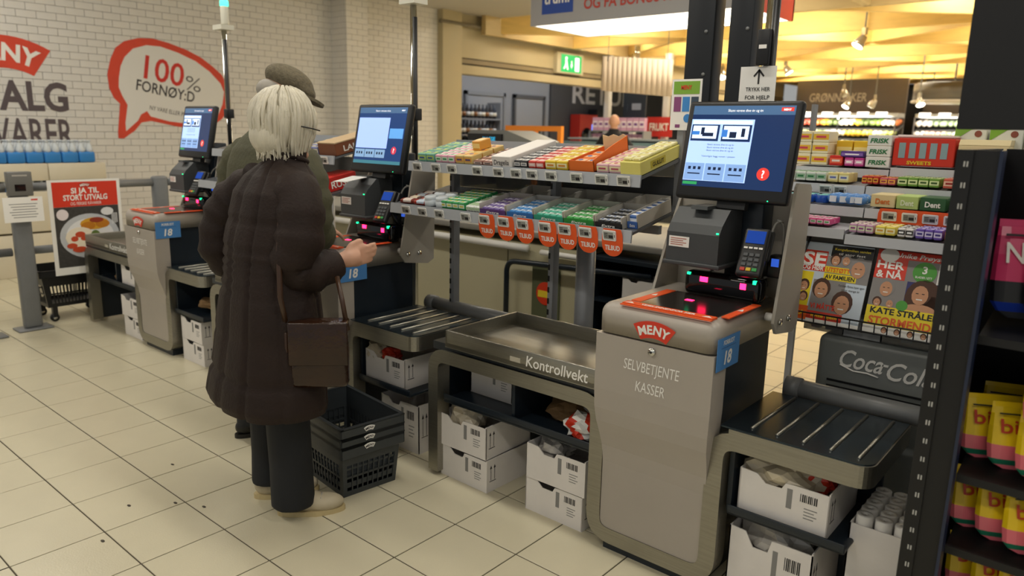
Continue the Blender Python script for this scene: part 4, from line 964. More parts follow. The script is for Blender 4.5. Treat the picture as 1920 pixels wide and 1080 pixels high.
for l in range(3):
    t = thing('pastille_box', (1.875, 2.02, 1.3485+l*.042), '%s white pastille box of the stack of three' % ('bottom', 'middle', 'top')[l], 'box', 'stacked white pastille boxes')
    MB().box(-.044, .044, -.06, .06, 0, .0405, 0, None, .002, 1).build('carton_body', C_('#e6e6e0', .5), t)
    MB().text('FRISK', .024, basis((0, -.0605, .011), (1, 0, 0), (0, 0, 1)), 0, 0, .001, 0, .03, .15, width=.068).build('carton_lettering', C_('#2f7a4a', .5), t)
sw = thing('sweets_carton', (2.03, 2.03, 1.3585), 'big red carton with clear windows on the top sweets shelf', 'carton')
MB().box(-.105, .105, -.06, .06, 0, .105, 0, None, .003, 1).build('carton_body', C_('#d2331f', .45), sw)
for i in range(5): MB().rect(-.085+i*.036, -.062+i*.036, .03, .088, basis((0, -.0605, 0), (1, 0, 0), (0, 0, 1)), .001).build('window', C_('#8fa8ae', .15), sw)
MB().text('SWEETS', .018, basis((0, -.0605, .007), (1, 0, 0), (0, 0, 1)), -.01, 0, .001, 0, .04, width=.085).build('carton_lettering', C_('#e8c22a'), sw)
MB().box(-.10, .10, -.055, .055, .105, .118, 0, None, .005, 1).build('film_lid', C_('#e4d0cc', .2), sw)
cb_ = thing('raisin_carton', (2.225, 2.03, 1.3585), 'cream carton with red lettering beside the red windowed carton', 'carton')
MB().box(-.08, .08, -.06, .06, 0, .085, 0, None, .003, 1).prism([(-.06, .085), (.06, .085), (.05, .105), (-.04, .105)], -.08, .08, 'X').build('carton_body', C_('#e3d2a4', .55), cb_)
MB().text('Sunraisin', .022, basis((0, -.0605, .045), (1, 0, 0), (0, 0, 1)), 0, 0, .001, 0, .02, .1, width=.11).text('raisins', .018, basis((0, -.0605, .02), (1, 0, 0), (0, 0, 1)), 0, 0, .001, 0, .02, .1, width=.08).build('carton_lettering', C_('#a8432f'), cb_)
for k in range(4):
    t = thing('tea_box', (2.16+k*.115, 2.12, 1.36), 'white and green box in the row under the black header', 'box', 'white and green boxes on top')
    MB().box(-.053, .053, -.04, .04, 0, .15, 0, None, .003, 1).build('carton_body', C_('#dfe0d4', .5), t)
    MB().plate([(-.052, .15), (-.052, .10), (0, .14), (.04, .15)], basis((0, -.0405, 0), (1, 0, 0), (0, 0, 1)), .001).build('green_swoosh', C_('#7fae3a'), t)
    MB().disc(.025, .125, .012, basis((0, -.0405, 0), (1, 0, 0), (0, 0, 1)), .0015).build('berry_print', C_('#8a4a3a'), t)
# magazines in a wire holder
mh = thing('magazine_holder', (2.0, 1.45, .82), 'black wire magazine holder with clear pockets above the cooler', 'holder')
Q = (2.0, 1.45, .82)
for z, y in ((.815, 1.415), (.85, 1.412)): MB(Q).tube([(1.74, y, z), (2.6, y, z)], .003, n=6).build('wire', BLACK, mh)
for k in range(22):
    x = 1.75+k*.04; MB(Q).tube([(x, 1.412, .852), (x, 1.416, .812), (x, 1.455, .808)], .0022, n=5).build('wire', BLACK, mh)
MB(Q).tube([(1.755, 1.415, .85), (1.80, 1.515, 1.12)], .004, n=6).build('side_wire', BLACK, mh)
MB(Q).box(1.75, 2.6, 1.545, 1.556, .78, 1.11).build('holder_back', mat('holder_back', '#5b5a58', .5), mh)
SKIN = mat('print_skin', '#c9936f', .6); HAIRB = mat('print_hair', '#4a2c1c', .6); YEL = mat('print_yellow', '#f0d820', .5); PGREY = mat('print_greyhair', '#8a8684', .6)
PBLUE = mat('print_pale', '#c8d4e0', .5); PGREEN = mat('print_green', '#4a9a34', .5); PNAVY = mat('print_navy', '#2a2a6a', .5); PBLK = mat('print_black', '#141414', .5); PORG = mat('print_orange', '#e8641c', .5)
PM = [WHITE, RED, YEL, PBLK, SKIN, HAIRB, PGREY, PBLUE, PGREEN, PNAVY, PORG]
up = Vector((0, .10, .275)).normalized()
def mag(x, label, fn):
    base = (x, 1.43, .815); t = thing('magazine', base, label, 'magazine', 'magazines in the wire holder')
    M = basis(base, (1, 0, 0), up)
    MB(base).rect(-.118, .118, 0, .29, M @ Matrix.Translation((0, 0, -.006)), .006).build('pages', WHITE, t)
    p = MB(base); M2 = M @ Matrix.Translation((0, 0, .0003)); fn(p, M2); tag(p.build('cover_print', PM, t), kind='stuff'); return t
def face(p, M, x, y, r, hair, mi=4):
    p.disc(x, y+r*.25, r*1.05, M, .0012, hair, r*1.25, 14); p.disc(x, y, r*.75, M, .0016, mi, r, 14)
    p.rect(x-r*.4, x-r*.15, y+r*.12, y+r*.2, M, .002, 3).rect(x+r*.15, x+r*.4, y+r*.12, y+r*.2, M, .002, 3).rect(x-r*.28, x+r*.28, y-r*.5, y-r*.38, M, .002, 0)
def cov1(p, M):
    p.rect(-.118, .118, 0, .29, M, .0004, 7).rect(-.118, -.03, .185, .26, M, .0008, 1)
    p.text('SE', .068, M, -.072, .205, .0014, 0, .03, width=.08).text('OG HØR', .024, M, -.072, .188, .0014, 0, .03, width=.075)
    p.rect(-.02, .118, .245, .285, M, .0008, 3).text('Kongefamilien samlet', .012, M, .05, .268, .0014, 2, .01, width=.12).text('til stor fest', .012, M, .05, .252, .0014, 0, .01, width=.09)
    p.rect(-.03, .118, .155, .245, M, .0006, 6); face(p, M, .08, .205, .03, 6); face(p, M, .0, .23, .018, 5); face(p, M, .035, .232, .016, 6)
    p.rect(-.03, .06, .185, .207, M, .001, 2).text('UTSTØTT', .022, M, .015, .188, .0016, 10, .03, width=.08)
    p.rect(-.03, .08, .158, .182, M, .001, 2).text('AV FAMILIEN', .02, M, .025, .163, .0016, 3, .03, width=.10)
    p.rect(-.118, -.065, .03, .18, M, .0008, 2); face(p, M, -.09, .125, .018, 5); face(p, M, -.085, .085, .015, 5)
    p.rect(-.118, -.06, .005, .055, M, .001, 10).text('OLA', .024, M, -.09, .02, .0016, 2, .03, width=.04)
    p.rect(-.06, .05, .02, .155, M, .0008, 6); face(p, M, -.028, .118, .03, 5); face(p, M, .05, .075, .034, 5)
    p.text('Familien flyttet hjem igjen', .011, M, .07, .14, .0014, 3, 0, width=.085).text('etter mange år', .011, M, .07, .126, .0014, 3, 0, width=.06)
    p.text('VI MÅTTE', .026, M, -.012, .05, .0022, 1, .03, width=.085).rect(-.06, .06, .012, .040, M, .002, 1).text('flytte hjem', .016, M, 0, .02, .0026, 2, .02, width=.09)
    p.rect(-.06, .118, 0, .012, M, .001, 0)
def cov2(p, M):
    p.rect(-.118, .118, 0, .29, M, .0004, 6).rect(-.118, .118, .262, .29, M, .0008, 1).text('Unike Prøysen', .022, M, .02, .268, .0014, 0, .02, .2, width=.16)
    p.disc(-.08, .272, .03, M, .001, 0, .024)
    p.rect(-.118, -.02, .19, .262, M, .0008, 1).text('HER', .036, M, -.07, .226, .0014, 0, .03, width=.085).text('& NÅ', .034, M, -.07, .194, .0014, 0, .03, width=.08)
    p.disc(.035, .225, .036, M, .001, 8).text('3', .034, M, .035, .222, .0016, 0, .03).text('BLADER I ETT', .01, M, .035, .205, .0016, 0, .02, width=.05)
    p.rect(.075, .118, .19, .26, M, .0008, 0); face(p, M, .098, .225, .016, 5)
    p.rect(-.01, .118, .095, .19, M, .0006, 9); p.disc(.045, .14, .055, M, .001, 5, .062, 16); p.disc(.075, .11, .03, M, .001, 5, .04); face(p, M, .035, .148, .033, 5); p.disc(.04, .098, .05, M, .0011, 4, .02)
    face(p, M, -.07, .155, .026, 6); face(p, M, -.09, .105, .014, 5); face(p, M, -.05, .105, .014, 6); p.disc(-.012, .105, .018, M, .0014, 8)
    p.rect(-.118, .118, .065, .094, M, .0012, 2).text('KATE STRÅLER', .028, M, 0, .069, .0018, 3, .03, width=.21)
    p.rect(-.118, .118, .026, .066, M, .0011, 2).text('STORMENDE', .038, M, 0, .031, .0018, 10, .03, width=.21)
    p.rect(-.118, .118, 0, .026, M, .001, 0); 
    for i in range(4): face(p, M, -.05+i*.04, .012, .009, 5)
mag(1.895, 'celebrity magazine with a big red SE masthead and yellow headlines', cov1)
mag(2.145, 'magazine with a yellow headline band and a smiling dark-haired woman', cov2)
m3 = mag(2.395, 'magazine half hidden behind the black shelf upright', cov2)
# clear boxes and bottle cooler
co = thing('bottle_cooler', (2.1, 1.95, 0), 'grey low drinks cooler with white script lettering', 'cooler'); Q = (2.1, 1.95, 0)
COOL = mat('cooler_grey', '#767a78', .45, 0, .03)
MB(Q).box(1.885, 2.75, 1.44, 1.90, .03, .775, bev=.025, seg=3).build('cabinet', COOL, co)
for zz in (.592, .614): MB(Q).box(1.93, 2.72, 1.436, 1.442, zz, zz+.006).build('vent_slot', BLACK, co)
MB(Q).box(1.90, 2.74, 1.46, 1.88, .0, .04).build('plinth', BLACK, co)
MB(Q).text('Coca', .09, basis((2.037, 1.4385, .674), (1, 0, 0), (0, 0, 1)), 0, 0, .001, 0, .012, .35, width=.142).text('-', .07, basis((2.114, 1.4385, .69), (1, 0, 0), (0, 0, 1)), 0, 0, .001, 0, .012, .3).text('Cola', .09, basis((2.192, 1.4385, .66), (1, 0, 0), (0, 0, 1)), 0, 0, .001, 0, .012, .35, width=.142).tube([(1.968, 1.4375, .679), (2.014, 1.4375, .664), (2.06, 1.4375, .666), (2.096, 1.4375, .659)], .003, 0, 6).build('script_lettering', WHITE, co)
bx = thing('clear_pocket', (2.0, 1.5, .80), 'clear acrylic pocket tray hanging under the magazines', 'tray')
AC = mat('acrylic', '#8b8a88', .1, alpha=.5)
Q = (2.0, 1.5, .80)
MB(Q).box(1.82, 1.955, 1.47, 1.545, .777, .782).box(1.82, 1.955, 1.47, 1.473, .777, .835).box(1.82, 1.823, 1.47, 1.545, .777, .835).build('pocket', AC, bx)
MB(Q).box(2.085, 2.3, 1.47, 1.545, .777, .782).box(2.085, 2.3, 1.47, 1.473, .777, .835).build('pocket', AC, bx)
MB(Q).box(1.96, 2.08, 1.466, 1.47, .777, .845).box(1.96, 2.08, 1.47, 1.55, .84, .845).build('hanger_plate', RACKG, bx)
for (xa, xb, zt, cc) in ((1.84, 1.87, .775, '#b84a3a'), (1.89, 1.94, .765, '#6a5a7a'), (2.14, 2.17, .78, '#3f8ac0')): MB(Q).box(xa, xb, 1.49, 1.53, .783, zt+.057).build('card', C_(cc), bx)
MB((1.78, 1.5, 0)).box(1.77, 1.79, 1.46, 1.48, 0, 1.0).build('white_strut', WHITE).location = (1.78, 1.5, 0)
tag(bpy.data.objects['white_strut'], 'narrow white metal strut behind the nearest bagging shelf', 'strut')
# ---------------- black shelf end with candy bags at the right picture edge
GB = mat('gondola_black', '#08090c', .5, 0, .05); GBE = mat('gondola_edge', '#1c2740', .35)
go = thing('shelf_end', (2.6, .85, 0), 'tall black perforated shelf end full of candy bags at the right edge', 'shelf'); Q = (2.6, .85, 0)
pst = MB(Q).box(2.362, 2.395, .70, .735, 0, 1.44).build('slotted_upright', GB, go)
h = MB(Q)
for i in range(30):
    for dx_ in (0, .006): h.box(2.378+dx_, 2.381+dx_, .6992, .70, .04+i*.047, .052+i*.047)
tag(h.build('slots', mat('slot_light', '#b9b9b4', .5), pst), kind='stuff')
MB(Q).box(2.395, 2.445, .705, .73, 0, 1.44).build('side_panel', GB, go)
MB(Q).box(2.445, 2.452, .69, .735, 0, 1.44).build('panel_edge', GBE, go)
MB(Q).box(2.395, 3.3, 1.18, 1.2, 0, 1.44).box(2.37, 2.385, .735, 1.2, 0, 1.44).build('back_panel', GB, go)
MB(Q).box(3.28, 3.3, .70, 1.2, 0, 2.9).box(2.345, 3.3, .75, .80, 1.485, 2.9).build('header_panel', GB, go)
SH = (.13, .305, .485, .675, 1.02)
for z in SH: MB(Q).prism([(.74, z), (.74, z-.02), (1.18, z+.04), (1.18, z+.06)], 2.452, 3.28, 'X').build('shelf', GB, go)
# candy bags: yellow / pink / green
bag_prof = [(0, .0, .0), (.012, .052, .004), (.03, .066, .018), (.07, .07, .024), (.12, .069, .02), (.155, .067, .010), (.172, .066, .002), (.186, .066, .001)]
def bag_mesh(cols, prof=bag_prof, word=None, wc=RED):
    m = MB(); n = 12
    bands = [0, 0, 1, 1, 2, 2, 2]
    V = []; F = []; L = len(prof)
    for z, hw, ht in prof:
        for k in range(n):
            a = 2*PI*k/n; c = math.cos(a); s_ = math.sin(a)
            V.append((math.copysign(abs(c)**.6, c)*max(hw, .03), math.copysign(abs(s_)**.8, s_)*max(ht, .001), z))
    b0 = len(m.v)
    for i in range(L-1):
        zc = (prof[i][0]+prof[i+1][0])/2; mi = 0 if zc < .02 else 1 if zc < .05 else 0 if zc < .08 else 2
        for k in range(n): F.append(((i*n+k, i*n+(k+1) % n, (i+1)*n+(k+1) % n, (i+1)*n+k), mi))
    for f, mi in F: m.add([V[i] for i in f], [(0, 1, 2, 3)], mi, None, True)
    if word:
        Mw = basis((0, -.0235, .105), (1, 0, 0), (0, .12, 1))
        m.text(word, .055, Mw, 0, 0, .002, 3, .01, -.05, width=.105).rect(-.055, .02, .05, .054, Mw, .002, 4)
        Mb = basis((0, -.0255, .04), (1, 0, 0), (0, 0, 1)); m.plate([(-.008, -.004), (.008, -.004), (0, .010)], Mb, .002, 5)
    o = m.build('candy_bag', cols+[wc, PBLK, C_('#e8b8b8')]); me = o.data; bpy.data.objects.remove(o); return me
BAGM = bag_mesh([mat('bag_pink', '#e2707c', .3), mat('bag_green', '#2c8a6a', .3), mat('bag_yellow', '#ecc91a', .28, 0, .04, 8)], word='bilar', wc=mat('bag_red', '#b83a1c', .4))
lvl = ('bottom', 'second', 'third', 'fourth')
for si, z in enumerate(SH[:4]):
    for k in range(6):
        x = 2.50+k*.06+(.012 if si == 1 else 0)
        o = put(BAGM, 'candy_bag', (x, .86-.027*k, z+.012), None, (-.12, 0, .50+.03*math.sin(k*2+si))); o.scale = (1, .95, .88)
        tag(o, 'yellow, pink and green candy bag on the %s shelf of the black shelf end' % lvl[si], 'candy bag', 'yellow candy bags on the %s shelf' % lvl[si])
    for k in range(4):
        o = put(BAGM, 'candy_bag', (2.52+k*.085, .95, z+.03), None, (-.1, 0, .3)); o.scale = (.92, .92, .84); tag(o, 'yellow candy bag in the rear row of the %s shelf' % lvl[si], 'candy bag', 'rear yellow candy bags on the %s shelf' % lvl[si])
for k in range(2):
    o = put(BAGM, 'candy_bag', (2.62+k*.1, .76-.02*k, SH[3]+.145), None, (-.15, 0, .35)); o.scale = (.92, .92, .92); tag(o, 'yellow candy bag lying high on the fourth shelf pile', 'candy bag', 'high yellow candy bags')
B2 = bag_mesh([mat('bag_dark', '#22242a', .3), mat('bag_blue', '#1f3fae', .3), mat('bag_magenta', '#d83a6e', .3)], word='NUT', wc=WHITE)
for k in range(6):
    o = put(B2, 'snack_bag', (2.52+k*.07, .86-.02*k, SH[4]+.03), None, (-.1, 0, .35)); o.scale = (1.1, 1.1, 1.25)
    tag(o, 'pink and blue snack bag on the top shelf of the black shelf end', 'snack bag', 'pink and blue snack bags')
# ---------------- staffed checkout zone behind the racks
ck = thing('checkout_counter', (-.3, 2.5, 0), 'beige staffed checkout counter seen behind the candy rack', 'counter'); Q = (-.3, 2.5, 0)
CKB = mat('counter_beige', '#c3bc9c', .5, 0, .03, 3)
for xa, xb in ((-2.4, -.24), (-.23, .40)): MB(Q).box(xa, xb, 2.2, 2.22, .05, .80).build('panel', CKB, ck)
MB(Q).box(-2.4, .40, 2.22, 2.95, .0, .80).build('counter_body', CKB, ck)
MB(Q).box(-2.42, 1.0, 2.17, 3.0, .84, .88, bev=.008).build('worktop', mat('worktop_grey', '#8f8c84', .4), ck)
MB(Q).tube([(-2.4, 2.165, .775), (-.05, 2.165, .775)], .022, n=12).build('bumper_tube', WHITE, ck)
MB(Q).tube([(.05, 2.165, .765), (.40, 2.165, .765)], .016, n=10).build('bumper_tube', WHITE, ck)
MB(Q).tube(round_path([Vector((-.20, 2.15, 0)), Vector((-.20, 2.15, .685)), Vector((.80, 2.15, .725))], .07), .017, n=10).build('navy_tube', NAVY, ck)
gp = MB(Q).box(-.03, .175, 2.19, 2.199, .05, .69).build('green_panel', mat('olive_panel', '#5b6044', .5), ck)
Me = basis((.075, 2.189, .515), (1, 0, 0), (0, 0, 1))
MB(Q).disc(0, 0, .07, Me, .002, n=24).build('no_entry_sign', mat('sign_red', '#d83a18', .5), gp)
MB(Q).rect(-.056, .056, -.024, .016, Me, .0035).build('no_entry_bar', mat('sign_yellow', '#f0d030', .5), gp)
nc = thing('navy_cabinet', (.65, 2.3, 0), 'dark navy open cabinet behind the nearest scanner head', 'cabinet'); Q = (.65, 2.3, 0)
MB(Q).box(.42, .44, 2.12, 2.6, 0, .80).box(1.10, 1.12, 2.12, 2.6, 0, .80).box(.42, 1.12, 2.58, 2.6, 0, .80).box(.42, 1.12, 2.12, 2.6, .78, .80).box(.42, 1.12, 2.12, 2.6, .55, .56).build('body', NAVY, nc)
MB(Q).box(.385, .42, 2.10, 2.12, .0, .80).build('door', NAVY, nc)
MB(Q).tube([(.38, 2.09, .70), (.46, 2.06, .70)], .008, n=8).build('handle', CHROME, nc)
MB(Q).box(.41, .43, 2.085, 2.10, .53, .59, bev=.003).build('latch', CHROME, nc)
o = make_carton('cabinet_carton', .19, .15, .14, .02, label='white carton inside the dark navy cabinet', parent_loc=(.72, 2.22, .561), printed=False)
# price poster on a stand at the rack end
ps = thing('poster_stand', (1.29, 1.44, 0), 'small white and green price poster left of the nearest screen', 'poster stand'); Q = (1.29, 1.44, 0)
MB(Q).box(1.277, 1.303, 1.43, 1.45, 0, 1.48).build('pole', RACKG, ps)
Mp_ = basis((1.31, 1.425, 1.475), (1, 0, 0), (0, 0, 1))
MB(Q).rect(-.062, .062, 0, .19, Mp_, .003).build('sheet', WHITE, ps)
a = MB(Q).rect(-.054, .054, .135, .182, Mp_, .004, 0).text('MENY', .022, Mp_, 0, .152, .005, 1, .03, width=.045)
for i, c in enumerate((3, 2, 4)): a.rect(-.05+i*.036, -.02+i*.036, .07, .125, Mp_, .004, c)
a.disc(.01, .045, .016, Mp_, .004, 2).rect(-.04, -.02, .01, .022, Mp_, .004, 3).rect(.02, .04, .01, .022, Mp_, .004, 3)
tag(a.build('poster_print', [C_('#7fae3a'), RED, C_('#3f8ad0'), C_('#8a4a7a'), C_('#3a4a5a')], ps), kind='stuff')
# tall black posts carrying the hanging sign
for i, (x0, x1, lab) in enumerate(((1.04, 1.17, 'left tall black steel post behind the nearest screen'), (1.24, 1.345, 'right tall black steel post behind the nearest screen'))):
    t = thing('steel_post', ((x0+x1)/2, 1.95, 0), lab, 'post', 'black posts behind the screen'); Q = ((x0+x1)/2, 1.95, 0)
    MB(Q).box(x0, x1, 1.90, 2.0, .01, CEIL-.001, bev=.004).build('shaft', mat('post_black', '#15181c', .35), t)
    MB(Q).box(x0-.04, x1+.04, 1.86, 2.04, 0, .012).build('foot_plate', BLACK, t)
    for z in (1.72, 1.9): MB(Q).tube([((x0+x1)/2+.03, 1.901, z), ((x0+x1)/2+.03, 1.895, z)], .008, n=8).build('bolt', GREYR, t)
# hanging light box sign
ls = thing('hanging_sign', (-1.5, 6.0, 2.6), 'grey hanging light-box sign with blue square logo and red letters', 'sign'); Q = (-1.5, 6.0, 2.6)
MB(Q).box(-2.8, -.27, 5.5, 5.53, 2.6, 3.15).box(-2.8, -2.77, 5.53, 6.57, 2.6, 3.15).box(-2.8, -.27, 6.57, 6.6, 2.6, 3.15).build('side_panels', mat('sign_grey', '#a3a3a6', .5), ls)
MB(Q).box(-.30, -.27, 5.5, 6.6, 2.6, 3.15).build('red_end_panel', mat('sign_end_red', '#c8301f', .5), ls)
MB(Q).box(-2.77, -.30, 5.53, 6.57, 2.605, 2.62).build('light_panel', mat('sign_light', '#fff6e0', .5, emit=4), ls)
Mf = basis((-1.5, 5.498, 2.6), (1, 0, 0), (0, 0, 1))
MB(Q).rect(-1.14, -.72, .11, .53, Mf, .002).build('logo_square', mat('logo_blue', '#2248a0', .4), ls)
MB(Q).text('trumf', .16, Mf, -.93, .215, .004, 0, .02, width=.36).build('logo_lettering', WHITE, ls)
MB(Q).text('OG FÅ BONUS HVER GANG', .15, Mf, .27, .125, .002, 0, .02, width=1.7).build('lettering', mat('sign_red_ink', '#b83a2a', .5), ls)
MB(Q).text('SKANN KORTET', .15, Mf, .27, .33, .002, 0, .02, width=1.2).build('lettering', mat('sign_red_ink', '#b83a2a', .5), ls)
Mr_ = basis((-.268, 6.05, 2.6), (0, 1, 0), (0, 0, 1))
MB(Q).text('BONUS', .14, Mr_, 0, .24, .002, 0, .02, width=.7).text('NÅ', .1, Mr_, 0, .10, .002, 0, .02, width=.25).build('end_lettering', WHITE, ls)
for x in (-2.6, -.5): MB(Q).tube([(x, 6.0, 3.15), (x, 6.0, CEIL)], .006, n=6).build('hanger', GREYR, ls)
# cream cloth banner and exit sign
bn = MB((-2.93, 8, 2.5)); N = 14
for i in range(N):
    xa, xb = -3.495+1.13*i/N, -3.495+1.13*(i+1)/N
    ya, yb = 8+.006*math.sin(i*.6), 8+.006*math.sin((i+1)*.6); za, zb = -.0071*i, -.0071*(i+1)
    bn.add([(xa, ya, 2.05+za), (xb, yb, 2.05+zb), (xb, yb, 2.53+zb), (xa, ya, 2.53+za), (xa, ya+.004, 2.05+za), (xb, yb+.004, 2.05+zb), (xb, yb+.004, 2.53+zb), (xa, ya+.004, 2.53+za)], [(0, 1, 2, 3), (7, 6, 5, 4), (0, 4, 5, 1), (3, 2, 6, 7), (0, 3, 7, 4), (1, 5, 6, 2)], 0, None, True)
bt = thing('cloth_banner', (-2.93, 8, 2.5), 'plain cream cloth banner hanging under the timber beams', 'banner')
bn.build('cloth', mat('banner_cream', '#e6d3bd', .8, 0, .04, 3), bt)
for x in (-3.4, -2.45): MB((-2.93, 8, 2.5)).tube([(x, 8, 2.45), (x, 8, CEIL)], .004, n=5).build('cord', GREYR, bt)
ex = thing('exit_sign', (-6.08, 10.8, 2.9), 'green lit emergency exit sign on the beige header', 'sign'); Q = (-6.08, 10.8, 2.9)
MB(Q).box(-6.18, -6.09, 10.35, 11.2, 2.55, 2.93).build('case', mat('exit_case', '#bfb79c', .5), ex)
Mx = basis((-6.089, 10.80, 2.74), (0, 1, 0), (0, 0, 1))
MB(Q).rect(-.33, .33, -.16, .16, Mx, .004).build('green_face', mat('exit_green', '#10a05a', .4, emit=1.0), ex)
e = MB(Q).disc(-.17, .09, .03, Mx, .006).plate([(-.20, .05), (-.15, .06), (-.13, -.02), (-.10, -.11), (-.13, -.12), (-.17, -.03), (-.22, -.11), (-.25, -.10), (-.19, -.01)], Mx, .006)
e.plate([(-.02, -.02), (.03, -.02), (.005, -.09)], Mx, .006).rect(-.005, .015, -.03, .05, Mx, .006).rect(.12, .25, -.13, .12, Mx, .006)
e.build('pictogram', mat('exit_white', '#f4ffe8', .4, emit=1.6), ex)
# track spotlights
sp0 = None
for i, (x, y, z) in enumerate(((-4.75, 11.0, 2.9), (-.73, 10.6, 2.9), (-4.9, 14.9, 2.85), (-3.45, 14.8, 2.9), (-3.2, 18, 2.6), (-2.2, 17, 2.3), (-2.9, 17.5, 2.3), (-1.2, 16.5, 2.3), (-1.7, 20, 2.5), (-.7, 20, 2.3))):
    if sp0 is None:
        sp0 = thing('spotlight', (x, y, z), 'silver ceiling spotlight hanging beside the cream banner', 'spotlight', 'track spotlights')
        Mm = Matrix.Rotation(.5, 4, 'Y') @ Matrix.Rotation(.3, 4, 'X')
        MB().lathe([(.05, .0), (.085, -.12), (.09, -.16)], n=14, M=Mm).box(-.03, .03, -.03, .03, .02, .12).build('housing', mat('spot_silver', '#b8b2a2', .25, .6), sp0)
        MB().lathe([(.082, -.161), (.082, -.165)], n=14, M=Mm).build('lens', mat('spot_lens', '#fffbea', .3, emit=9), sp0)
    else:
        names = ('under the first timber beam at the upper right', 'just left of the black posts', 'right of the help sign', 'over the vegetable sign', 'over the lettuce shelf', 'over the fruit shelf', 'over the bottle shelf', 'in front of the dark canopy', 'lowest at the right')
        inst(sp0, (x, y, z), (0, 0, i*1.3), 'silver spotlight '+names[i-1])
for o in [q for q in COL.objects if q.name.startswith('spotlight')]:
    MB().tube([(0, 0, .11), (0, 0, CEIL-o.location.z)], .012, n=6).build('stem', GREYR, o)
# staffed till with customer display
tl = thing('cash_till', (-2.1, 4.3, 0), 'grey till with dark customer display beyond the candy rack', 'till'); Q = (-2.1, 4.3, 0)
MB(Q).box(-2.6, -1.5, 4.0, 4.9, 0, .9).build('till_desk', CKB, tl)
MB(Q).prism([(-2.5, 1.25), (-1.66, 1.29), (-1.66, 1.36), (-2.0, 1.46), (-2.45, 1.46), (-2.5, 1.43)], 4.2, 4.6, 'Y').box(-2.2, -2.0, 4.3, 4.5, .9, 1.27).build('till_body', mat('till_grey', '#6f706c', .4), tl)
d = MB(Q).box(-2.49, -2.04, 4.18, 4.198, 1.27, 1.425).build('customer_display', BLACKG, tl)
Md = basis((-2.26, 4.179, 1.33), (1, 0, 0), (0, 0, 1))
MB(Q).text('KASSE', .05, Md, .06, .03, .001, 0, .01, width=.16).text('STENGT', .05, Md, .10, -.03, .001, 0, .01, width=.18).build('display_text', mat('cyan_text', '#2aa8d8', .4, emit=1), d)
of = thing('orange_barrier', (-3.9, 7, 0), 'orange tubular barrier frame in front of the lobby doors', 'barrier'); Q = (-3.9, 7, 0)
ORF = mat('orange_frame', '#e8892a', .4)
MB(Q).box(-4.42, -3.42, 6.97, 7.03, 1.46, 1.53).build('top_bar', ORF, of)
for x in (-4.42, -3.92, -3.48): MB(Q).box(x, x+.06, 6.97, 7.03, 0, 1.46).build('leg', ORF, of)
# shelf of dark bottles in the lobby
bs = thing('bottle_shelf', (-8.5, 10.6, 0), 'shelf rack beside the beige post in the lobby', 'shelf'); Q = (-8.5, 10.6, 0)
for z in (1.0, 1.36, 1.70): MB(Q).box(-8.75, -8.35, 9.6, 11.35, z-.03, z).build('shelf', LOB, bs)
for y in (9.6, 11.35): MB(Q).box(-8.75, -8.35, y-.02, y+.02, 0, 2.05).build('upright', LOB, bs)
BM = [MB().lathe([(.055, 0), (.055, .17), (.02, .23), (.02, .29), (.0, .292)], n=8).lathe([(.0556, .05), (.0556, .13)], n=8, mi=1).build('b', [C_(a), C_(b)]) for a, b in (('#1a1a1e', '#8a5a2a'), ('#241a1a', '#c0c0c0'), ('#1a2030', '#d8d0c0'))]
BMd = [b.data for b in BM]
for b in BM: bpy.data.objects.remove(b)
for zi, z in enumerate((1.0, 1.36, 1.70)):
    for k in range(13):
        o = put(BMd[(k+zi) % 3], 'bottle', (-8.42, 9.75+k*.12, z)); tag(o, 'dark bottle on the %s board of the lobby shelf' % ('lowest', 'middle', 'top')[zi], 'bottle', 'dark bottles on the %s lobby board' % ('lowest', 'middle', 'top')[zi])
# bottle return machine, columns and signs of the far market hall
rm = thing('return_machine', (-8.8, 15.2, 0), 'red bottle return machine with a glowing blue screen', 'machine'); Q = (-8.8, 15.2, 0)
MB(Q).box(-8.9, -8.6, 14.7, 15.5, 0, 1.9).build('cabinet', mat('machine_red', '#a8281c', .4), rm)
MB(Q).box(-8.9, -8.62, 15.5, 16.4, 0, 2.05).build('dark_panel', BLACK, rm)
MB(Q).lathe([(.22, 0), (.22, .03)], n=18, M=Matrix.Translation((-8.6, 15.0, 1.35)) @ Matrix.Rotation(PI/2, 4, 'Y')).build('chute', BLACKG, rm)
MB(Q).box(-8.6, -8.58, 15.25, 15.48, 1.4, 1.66).build('screen', mat('machine_screen', '#5f8af0', .3, emit=2), rm)
for i, (x, y) in enumerate(((-6.0, 12.0), (-5.75, 12.6), (-4.75, 12.2))):
    t = thing('white_column', (x, y, 0), ('left thin white column behind the cream banner', 'middle thin white column behind the cream banner', 'right thin white column behind the cream banner')[i], 'column', 'thin white columns')
    MB().box(-.06, .06, -.06, .06, 0, 2.99, bev=.01).build('shaft', mat('column_white', '#b5b3b0', .5), t); MB().box(-.1, .1, -.1, .1, 0, .05).build('base', GREYR, t)
tw = struct(MB().box(-4.75, -4.2, 13.0, 13.1, 0, 3).build('wall_tiled', mat('tile_beige', '#a3916f', .6, 0, .1, 8)))
for r in range(18):
    MB().box(-4.74, -4.21, 12.985, 13.0, .02+r*.16, .165+r*.16).build('tile', mat('tile_beige', '#a3916f', .6), tw)
fs = thing('fruit_sign', (-4.8, 12, 1.5), 'red sign with white lettering left of the price poster', 'sign'); Q = (-4.8, 12, 1.5)
MB(Q).box(-5.05, -4.5, 12, 12.03, 1.4, 1.78).box(-4.8, -4.76, 12.03, 12.05, 0, 1.6).build('board', mat('fruit_red', '#c23028', .5), fs)
MB(Q).text('FRUKT', .2, basis((-4.78, 11.998, 1.52), (1, 0, 0), (0, 0, 1)), 0, 0, .002, 0, .02, width=.42).build('lettering', WHITE, fs)
